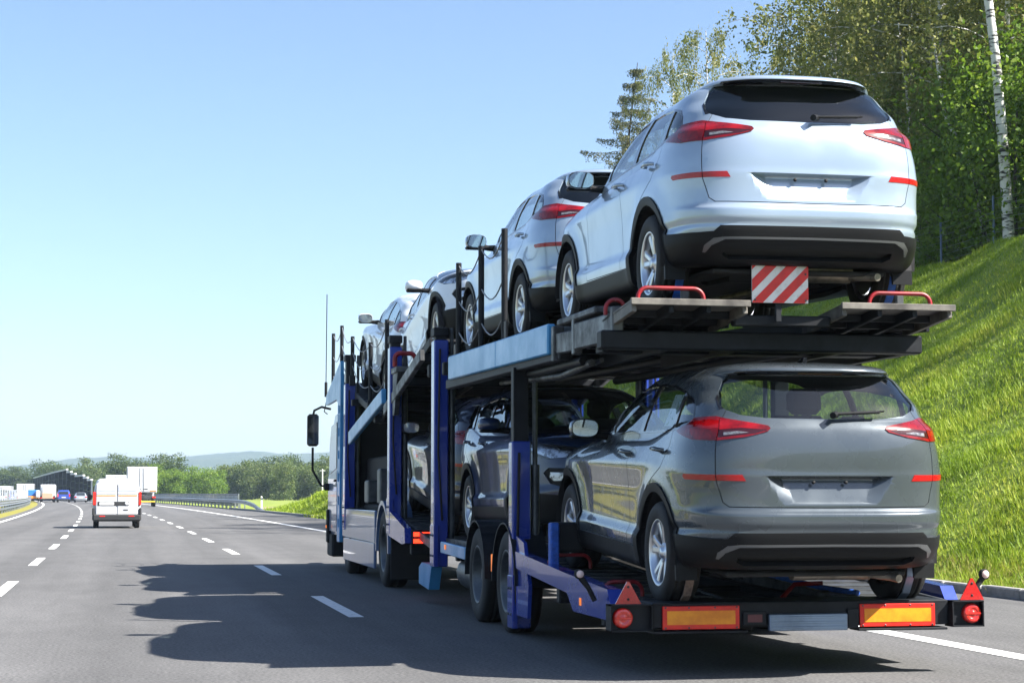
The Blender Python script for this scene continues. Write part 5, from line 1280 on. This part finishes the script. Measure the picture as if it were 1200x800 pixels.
# ================= lorry
LO = empty('carrier_lorry', (XC, 26.5, 0), label='blue car carrier lorry cab and chassis pulling the two deck trailer', cat='lorry')
runways(LO, [(20.95, .66), (21.55, .715), (24.4, 1.00), (25.2, 1.05)], 4.5); 
V1 = [(20.95, 3.0), (21.9, 2.835), (24.55, 2.385), (25.35, 2.25)]; V2 = [(25.5, 2.30), (26.45, 2.465), (29.1, 2.89), (30.4, 3.05)]
runways(LO, V1, 4.5, 'dark', .38, 1.14); runways(LO, V2, 4.5, 'dark', .38, 1.14)
for (y, z) in ((21.1, 2.76), (22.4, 2.56), (23.8, 2.32), (25.1, 2.2), (26.3, 2.30), (27.8, 2.56), (29.6, 2.84)):
    b = MB(); b.bb(XL+.05, XR-.05, y, y+.12, z-.02, z+.08, .012); wb(b, 'cross_beam', CM['dark'], LO)
for (y, z) in ((22.0, .56), (23.4, .66), (25.0, .8)):
    b = MB(); b.bb(XL+.1, XR-.1, y, y+.12, z-.08, z+.05, .012); wb(b, 'cross_beam', CM['dark'], LO)
for sx in (1, -1):
    X = XL if sx > 0 else XR
    b = MB(); b.bar((X+sx*.035, 24.05, 2.49), (X+sx*.035, 27.82, 2.05), .07, .20, .012); wb(b, 'deck_side_beam', CM['sky'], LO)
    b = MB(); b.bar((X+sx*.05, 20.9, 2.80), (X+sx*.05, 24.0, 2.30), .06, .14, .01); wb(b, 'deck_side_beam', CM['steel'], LO)
    # slotted front column and the arm over the cab
    b = MB(); zz = .62; b.bb(X, X+sx*.06, 28.95, 29.02, .45, 3.1, .006); b.bb(X, X+sx*.06, 29.22, 29.30, .45, 3.1, .006)
    while zz < 3.05: b.bb(X+sx*.002, X+sx*.058, 29.02, 29.22, zz-.17, zz+.06, .004); zz += .36
    wb(b, 'slotted_column', CM['sky'], LO)
    b = MB(); b.prism([(28.9, 3.30), (31.05, 2.86), (31.15, 2.70), (30.6, 2.70), (29.5, 2.72), (29.1, 2.6), (28.9, 2.6)], X-sx*.003, X+sx*.05, 0); wb(b, 'cab_arm', CM['sky'], LO)
    # chassis skirts and mudguards
    b = MB(); b.bb(X+sx*.01, X+sx*.05, 24.75, 28.6, .55, .98, .01); sk = wb(b, 'side_skirt', CM['cab'], LO)
    b = MB(); b.bb(X+sx*.015, X+sx*.06, 24.85, 28.5, .20, .54, .01); wb(b, 'lower_skirt', CM['cab'], sk)
    V = []; n = 16
    for i in range(n+1):
        t = math.radians(-5)+math.radians(190)*i/n
        for r_, xx in ((.56, 0), (.62, 0), (.62, .34), (.56, .34)): V.append((X+sx*xx, 23.95+r_*math.cos(t), .50+r_*math.sin(t)))
    F = []
    for i in range(n):
        for q in range(4): F.append((i*4+q, i*4+(q+1) % 4, i*4+4+(q+1) % 4, i*4+4+q))
    b = MB(); b.add(V, F); wb(b, 'mudguard', CM['cab'], LO)
    lorry_wheel(LO, X+sx*.17, 23.95, .50, .30, -sx); lorry_wheel(LO, X+sx*.17, 28.05, .50, .30, -sx)
    b = MB(); b.bb(X+sx*.03, X+sx*.62, 23.27, 23.30, .12, .75, .006); wb(b, 'mudflap', CM['black'], LO)
    b = MB(); b.prism([(23.3, 1.0), (21.9, .80), (21.85, .62), (22.1, .60), (23.3, .68)], X, X+sx*.08, 0); wb(b, 'tail_frame', CM['blue'], LO)
    b = MB(); b.bb(X+sx*.08, X+sx*.34, 21.83, 21.90, .60, .78, .01); tl = wb(b, 'tail_lamp_box', CM['black'], LO)
    for z in (.645, .725):
        b = MB(); b.bb(X+sx*.10, X+sx*.32, 21.815, 21.829, z-.025, z+.025, .004); wb(b, 'tail_light', CM['lit'], tl)
    b = MB(); b.bar((XC+sx*.40, 21.9, .62), (XC+sx*.40, 30.6, .72), .10, .26, .01); wb(b, 'chassis_rail', CM['dark'], LO)
post(LO, 23.25, .70, 3.08, 3.23, .20, .16); post(LO, 28.25, .66, 2.90, 3.35, .22, .16)
hoop(LO, 3.24, 3.50, 23.0, 2.84, .14, .03)
b = MB(); b.bb(3.22, 3.62, 22.75, 23.2, 2.72, 2.80, .01); b.prism([(22.75, 2.72), (23.2, 2.72), (23.2, 2.2), (23.05, 2.2)], 3.24, 3.30, 0); wb(b, 'front_step_plate', CM['steel'], LO)
b = MB(); b.bb(XL+.3, XR-.3, 25.6, 28.3, .55, 1.05, .03); b.bb(XL+.35, XR-.35, 25.0, 28.3, 1.06, 1.75, .03); wb(b, 'chassis_equipment', CM['black'], LO)
b = MB(); b.bb(XL+.10, XR-.10, 28.55, 28.70, .9, 2.62, .02); wb(b, 'dark_back_panel', CM['black'], LO)  # black panel added across the cab's rear so that area reads dark
for (ya, yb, zt_) in ((24.9, 25.2, 1.55), (26.2, 26.6, 1.4)):
    b = MB(); b.bb(XL+.1, XL+.32, ya, yb, 1.07, zt_, .02); wb(b, 'valve_box', CM['tank'], LO)
# cab shell
def loft_ring(b, rings):
    n = len(rings[0]); V = [p for r in rings for p in r]; F = []
    for i in range(len(rings)-1):
        for k in range(n): F.append((i*n+k, i*n+(k+1) % n, (i+1)*n+(k+1) % n, (i+1)*n+k))
    F.append(tuple(range(n))[::-1]); F.append(tuple(range((len(rings)-1)*n, len(rings)*n))); b.add(V, F)
def rrect(x0, x1, y0, y1, z, r, n=5):
    pts = []
    for cx, cy, a in ((x1-r, y1-r, 0), (x0+r, y1-r, PI/2), (x0+r, y0+r, PI), (x1-r, y0+r, 3*PI/2)):
        for i in range(n+1): t = a+PI/2*i/n; pts.append((cx+r*math.cos(t), cy+r*math.sin(t), z))
    return pts
b = MB(); loft_ring(b, [rrect(XL+.05, XR-.05, 28.75, 31.0, .55, .12), rrect(XL+.03, XR-.03, 28.75, 31.05, .95, .14), rrect(XL+.03, XR-.03, 28.75, 31.05, 1.45, .16), rrect(XL+.05, XR-.05, 28.75, 30.95, 2.1, .2), rrect(XL+.09, XR-.09, 28.78, 30.7, 2.50, .22), rrect(XL+.2, XR-.2, 28.9, 30.4, 2.60, .25)])
cb = wb(b, 'cab', CM['cab'], LO)
b = MB(); b.prism([(29.65, 1.62), (30.75, 1.52), (30.68, 2.0), (30.45, 2.32), (29.65, 2.36)], XL+.022, XL+.06, 0); wb(b, 'cab_window', CM['glass'], cb)
b = MB(); b.prism([(29.55, .60), (30.85, .60), (30.85, 1.48), (29.55, 1.58)], XL+.018, XL+.06, 0); dr = wb(b, 'cab_door', CM['cab'], cb)
b = MB(); b.bb(XL+.0, XL+.03, 29.65, 29.85, 1.40, 1.44, .008); wb(b, 'door_handle', CM['black'], dr)
b = MB(); b.bb(XL+.02, XL+.4, 30.2, 30.95, .18, .56, .03); b.bb(XL-.02, XL+.1, 30.62, 30.78, .40, .95, .02); wb(b, 'step_box', CM['black'], LO)
b = MB(); b.bb(XL-.035, XL-.005, 30.66, 30.72, .64, .69, .004); wb(b, 'side_marker', CM['amber'], LO)
b = MB(); b.tube([(XL+.04, 30.75, 2.62), (XL-.10, 30.85, 2.66), (XL-.22, 30.9, 2.60), (XL-.24, 30.9, 2.50)], .02, 8); wb(b, 'mirror_arm', CM['black'], LO); b = MB(); b.tube([(XL-.24, 30.9, 1.98), (XL-.24, 30.9, 1.6), (XL-.1, 30.8, 1.34), (XL+.06, 30.75, 1.32)], .02, 8); b.bb(XL-.06, XL+.06, 30.68, 30.82, 1.26, 1.38, .02); wb(b, 'mirror_arm', CM['black'], LO)
b = MB(); b.box((XL-.24, 30.9, 2.27), (.19, .14, .54), .035); mr = wb(b, 'cab_mirror', CM['black'], LO)
b = MB(); b.bb(XL-.325, XL-.155, 30.824, 30.828, 2.03, 2.51); wb(b, 'mirror_glass', CM['mirror'], mr)
wl = [(24.19, 2.52, 3.52), (25.9, 2.5, 3.35), (28.1, 3.0, 3.62), (29.58, 3.12, 3.92), (30.86, 2.90, 3.90)]
for (y, a, c) in wl: stanchion(LO, y, a, c)
sag_wires(LO, wl)
b = MB(); b.tube([(3.22, 31.2, 2.75), (3.2, 31.3, 2.6), (3.22, 31.0, 2.55)], .01, 5); b.tube([(3.22, 31.25, 2.85), (3.22, 31.25, 3.10)], .025, 6); b.tube([(3.22, 31.25, 3.1), (3.22, 31.2, 4.6)], .008, 5); wb(b, 'whip_antenna', CM['dark'], LO)
# ---------------------------------------------------------------- the cars on the carrier
CARM = car_materials()
P_SILVER = paint_mat('silver_paint', (.33, .405, .49), .45, .28); P_WHITE = paint_mat('white_paint', (.74, .77, .80), 0, .35)
P_GREY = paint_mat('grey_metallic_paint', (.070, .085, .098), .38, .26); P_BLUE = paint_mat('dark_blue_paint', (.012, .026, .075), .0, .3); P_DARK = paint_mat('black_blue_paint', (.008, .012, .028), .0, .3)
car0 = make_car(CARM, P_SILVER)
def recolour(o, p):
    if o.type == 'MESH' and o.data.materials and o.data.materials[0] == P_SILVER:
        o.material_slots[0].link = 'OBJECT'; o.material_slots[0].material = p
    for c in o.children: recolour(c, p)
GRP = 'new cars loaded on the car carrier'
CARS = [((4.50, 12.55, 2.50), 2.2, -1.0, P_SILVER, 'silver car above the striped warning board at the tail of upper deck'),
        ((4.50, 17.00, 2.615), 1.8, 0, P_SILVER, 'silver car on upper deck with its tail against another silver car nose'),
        ((4.50, 24.55, 2.40), 9.6, 180, P_WHITE, 'white car on upper deck with headlamps and bonnet turned backwards'),
        ((4.50, 26.45, 2.47), 9.2, 0, P_WHITE, 'white car tilted nose up above the lorry cab'),
        ((4.42, 12.10, .465), 2.95, -.6, P_GREY, 'dark grey car on lower deck between red and yellow reflectors and upper deck'),
        ((4.50, 19.70, .722), .3, 180, P_BLUE, 'dark blue car on lower deck facing backwards above the twin trailer wheels'),
        ((4.50, 21.62, .722), 5.7, 0, P_DARK, 'black car on lower deck behind the lorry cab, front wheels raised')]
for i, (loc, pi_, ya, p, lab) in enumerate(CARS):
    c = car0 if i == 0 else copy_tree(car0)
    c.location = loc; c.rotation_euler = (math.radians(pi_), 0, math.radians(ya)); c['label'] = lab; c['category'] = 'car'; c['group'] = GRP
    if p is not P_SILVER: recolour(c, p)
# ---------------------------------------------------------------- traffic ahead
VM = dict(white=mat('van_white', (.50, .51, .53), .35, coat=.6, noise=.08, nscale=2), glass=mat('dark_window', (.02, .025, .03), .08, coat=.5), trim=mat('van_trim', (.025, .026, .028), .55), red=CM['rlamp'], orange=mat('orange_stripe', (.80, .28, .05), .4), plate=mat('plate', (.65, .66, .66), .5), tyre=CARM['tyre'], steel=CARM['alloy'],
          blue=mat('van_blue', (.02, .05, .28), .3, coat=.6), lblue=mat('tarp_blue', (.02, .16, .55), .5), silver=mat('silver', (.42, .45, .48), .3, .5, coat=.6), tan=mat('tank_tan', (.45, .30, .20), .4, coat=.3), grey=mat('chassis_grey', (.04, .04, .045), .6), lilac=mat('pale_stripe', (.42, .48, .68), .4), yellow=mat('yellow_bar', (.75, .50, .04), .5))

def ring_body(b, stations, n=6):
    """body from plan rectangles: list of (z, x half, y rear, y front, radius)"""
    rings = []
    for (z, w, y0, y1, r) in stations: rings.append(rrect(-w, w, y0, y1, z, r, n))
    k = len(rings[0]); V = [p for r in rings for p in r]; F = []
    for i in range(len(rings)-1):
        for q in range(k): F.append((i*k+q, i*k+(q+1) % k, (i+1)*k+(q+1) % k, (i+1)*k+q))
    F.append(tuple(range(k))[::-1]); F.append(tuple(range((len(rings)-1)*k, len(rings)*k))); b.add(V, F, False)

def small_wheels(root, xs, ys, r, w):
    for y in ys:
        for x in xs:
            b = MB(); h = w/2; b.lathe([(r*.62, -h), (r*.9, -h), (r, -h*.7), (r, h*.7), (r*.9, h), (r*.62, h)], (0, 0, 0), 0, 20); o = b.build('wheel', VM['tyre'], root); o.location = (x, y, r)
            b = MB(); sg = 1 if x > 0 else -1; b.lathe([(r*.62, h*.6), (r*.2, h*.8), (0, h*.8)], (0, 0, 0), 0, 14, sg=sg); b.build('rim', VM['steel'], o)

def lane(Y, x): return (x+sh(Y), Y, 0)
# white delivery van ahead
vn = empty('delivery_van', (-.49, 66, 0), (0, 0, math.radians(1.2)), 'white small delivery van with orange stripe across its rear doors', 'van')
b = MB(); ring_body(b, [(.30, .76, .02, 4.0, .12), (.42, .815, -.02, 4.12, .16), (.80, .83, 0, 4.15, .16), (1.0, .825, .01, 4.05, .16), (1.08, .81, .02, 3.2, .16), (1.45, .765, .05, 2.75, .16), (1.66, .70, .10, 2.35, .18), (1.735, .60, .2, 2.2, .2)]); b.build('body', VM['white'], vn)
for sx in (-1, 1):
    b = MB(); b.bb(sx*.015, sx*.72, -.032, .06, .47, 1.56, .02); d = b.build('rear_door', VM['white'], vn)
    b = MB(); b.bb(sx*.735, sx*.83, -.035, .10, .80, 1.27, .02); b.build('tail_lamp', VM['red'], vn)
    b = MB(); b.bb(sx*.05, sx*.69, -.038, -.03, 1.12, 1.155); b.build('orange_band', VM['orange'], d)
    b = MB(); b.bb(sx*.05, sx*.69, -.038, -.03, 1.19, 1.225); b.build('pale_band', VM['lilac'], d)
    b = MB(); b.bb(sx*.05, sx*.66, -.037, -.03, 1.30, 1.42); b.build('pale_band', VM['lilac'], d)
    b = MB(); b.bb(sx*.40, sx*.60, -.09, -.03, .40, .44, .01); b.build('bumper_reflector', VM['red'], vn)
b = MB(); b.bb(-.66, .40, -.045, -.034, .79, .93, .005); pl = b.build('plate_recess', VM['trim'], vn); b = MB(); b.bb(-.60, -.10, -.05, -.0455, .81, .91); b.build('number_plate', VM['plate'], pl)
b = MB(); b.lathe([(0, .01), (.05, .008), (.06, 0)], (.33, -.048, .86), 1, 16, sg=-1); b.build('round_badge', VM['plate'], pl)
b = MB(); b.bb(.22, .38, -.04, -.03, .62, .66); b.build('model_badge', VM['grey'], vn)
b = MB(); b.bb(-.84, .84, -.08, .30, .24, .50, .06); b.bb(-.845, -.76, -.06, .3, .45, .72, .03); b.bb(.76, .845, -.06, .3, .45, .72, .03); b.build('bumper', VM['trim'], vn)
small_wheels(vn, (-.70, .70), (.62, 3.2), .30, .19)
for sx in (-1, 1):
    b = MB(); b.box((sx*.93, 2.9, 1.08), (.16, .12, .18), .03); b.build('wing_mirror', VM['trim'], vn)
    b = MB(); b.prism([(2.0, 1.06), (3.05, 1.04), (2.72, 1.44), (2.0, 1.46)], sx*.75, sx*.812, 0); b.build('side_window', VM['glass'], vn)

def box_lorry(Y, x, W, H, label, deck=1.25, L=7.0, cab=True, boxm=None, rear=True, rot=0.6, marks=True):
    e = empty('box_lorry', (x, Y, 0), (0, 0, math.radians(rot)), label, 'lorry'); w = W/2; bm = boxm or VM['white']
    b = MB(); b.bb(-w, w, 0, L, deck, H, .03); bo = b.build('box_body', bm, e)
    for sx in (-1, 1):
        b = MB(); b.bb(sx*.02, sx*(w-.08), -.03, .0, deck+.10, H-.08, .01); d = b.build('rear_door', bm, bo)
        b = MB(); b.tube([(sx*.18, -.05, deck+.1), (sx*.18, -.05, H-.1)], .02, 6); b.build('lock_bar', VM['silver'], d)
        if marks:
            b = MB(); b.bb(sx*.10, sx*.52, -.036, -.031, deck+.26, deck+.36); b.build('lettering', VM['grey'], d)
        b = MB(); b.bb(sx*(w-.42), sx*(w-.1), -.02, .06, deck-.50, deck-.36, .01); b.build('tail_lamp', VM['red'], e)
    if marks: b = MB(); b.bb(w-.62, w-.06, -.04, -.031, deck+.12, deck+.2); b.build('orange_mark', VM['orange'], bo)
    b = MB(); b.bb(-.45, .45, .1, L, deck-.35, deck-.02, .02); b.bb(-w+.1, w-.1, .05, .2, deck-.6, deck-.3, .02); b.build('chassis', VM['grey'], e)
    b = MB(); b.bb(-w+.15, w-.15, .0, .1, .42, .54, .01); b.build('underrun_bar', VM['yellow'], e)
    small_wheels(e, (-w+.22, w-.22), (1.6, L-.3), .46, .3)
    if cab: b = MB(); b.bb(-w+.1, w-.1, L+.1, L+1.9, .6, min(H-.4, 2.9), .12); b.build('cab', VM['white'], e)
    return e
box_lorry(172, .93, 2.72, 3.66, 'tall white box lorry beside the delivery van with small marks on its doors', 1.30)
box_lorry(228, -1.75, 2.7, 3.45, 'white box lorry mostly hidden behind the delivery van', 1.3, marks=False)
# tank lorry
Y = 262; tk = empty('tank_lorry', (at_px(57.5, Y), Y, 0), (0, 0, math.radians(2)), 'tank lorry with white dome and tan lower rear', 'lorry')
b = MB(); b.lathe([(0, -.12), (.6, -.06), (.92, .06), (1.02, .25), (1.02, 8), (0, 8.1)], (0, 0, 1.42), 1, 28); b.build('tank', VM['white'], tk)
b = MB(); b.bb(-.72, .72, -.16, .2, .50, 1.30, .05); b.build('rear_cabinet', VM['tan'], tk); b = MB(); b.bb(-.9, .9, -.1, .1, .38, .48, .02); b.build('underrun_bar', VM['grey'], tk)
b = MB(); b.bb(-.4, .4, .1, 9, .6, .9); b.build('chassis', VM['grey'], tk); small_wheels(tk, (-.85, .85), (1.0, 2.3, 7.5), .45, .3)
for sx in (-1, 1): b = MB(); b.bb(sx*.6, sx*.95, -.12, -.06, .55, .68, .01); b.build('tail_lamp', VM['red'], tk)
b = MB(); b.bb(-1.1, 1.1, 8.3, 10.2, .6, 2.5, .12); b.build('cab', VM['white'], tk)
# blue van and silver car
Y = 262; bv = empty('passenger_van', (at_px(76.5, Y), Y, 0), (0, 0, math.radians(3)), 'dark blue passenger van beside the tank lorry', 'van')
b = MB(); ring_body(b, [(.3, .82, .05, 4.4, .15), (.5, .89, 0, 4.5, .2), (1.0, .89, .02, 4.4, .2), (1.1, .86, .05, 3.5, .2), (1.5, .78, .12, 2.9, .2), (1.68, .66, .3, 2.5, .2)]); b.build('body', VM['blue'], bv)
b = MB(); b.bb(-.62, .62, -.0, .2, 1.10, 1.46, .06); b.build('rear_window', VM['glass'], bv)
b = MB(); b.bb(-.28, .28, -.03, .02, .62, .74, .01); b.build('number_plate', VM['plate'], bv)
for sx in (-1, 1): b = MB(); b.bb(sx*.70, sx*.86, -.02, .12, .75, 1.15, .02); b.build('tail_lamp', VM['red'], bv)
b = MB(); b.bb(-.85, .85, -.06, .2, .28, .48, .04); b.build('bumper', VM['trim'], bv); small_wheels(bv, (-.76, .76), (.8, 3.5), .31, .2)
Y = 262; sv = empty('saloon_car', (at_px(96.5, Y), Y, 0), (0, 0, math.radians(3)), 'silver saloon car beside the dark noise barrier', 'car')
b = MB(); ring_body(b, [(.28, .80, .05, 4.4, .2), (.5, .87, 0, 4.5, .25), (.85, .86, .03, 4.4, .25), (.95, .80, .5, 3.4, .25), (1.25, .66, .9, 2.7, .25), (1.36, .55, 1.1, 2.4, .25)]); b.build('body', VM['silver'], sv)
b = MB(); b.prism([(.45, .97), (1.0, 1.33), (1.02, 1.30), (.5, .94)], -.56, .56, 0); b.build('rear_window', VM['glass'], sv)
b = MB(); b.bb(-.28, .28, -.03, .02, .55, .66, .01); b.build('number_plate', VM['plate'], sv)
for sx in (-1, 1): b = MB(); b.bb(sx*.58, sx*.84, -.02, .12, .66, .80, .02); b.build('tail_lamp', VM['red'], sv)
small_wheels(sv, (-.74, .74), (.8, 3.5), .31, .2)
# oncoming side
Y = 300; e = box_lorry(Y, at_px(31, Y), 2.6, 2.75, 'white lorry with box body on the opposite road behind the barrier', .9, 6, False, marks=False)
Y = 285; e = empty('tarpaulin_lorry', (at_px(41.5, Y), Y, 0), (0, 0, math.radians(2)), 'lorry with bright blue tarpaulin on the opposite road', 'lorry')
b = MB(); b.bb(-.85, .75, 0, 5, .85, 1.75, .08); b.build('tarpaulin', VM['lblue'], e); b = MB(); b.bb(.3, .9, -.6, -.02, .6, 1.7, .1); b.build('cab', VM['white'], e); b = MB(); b.bb(-.8, .8, -.3, 5, .5, .84, .02); b.build('chassis', VM['orange'], e); small_wheels(e, (-.7, .7), (.5, 4), .4, .25)
Y = 240; e = box_lorry(Y, at_px(2, Y), 2.6, 2.15, 'white lorry partly behind the mesh screens of the barrier', .7, 7, False, marks=False)
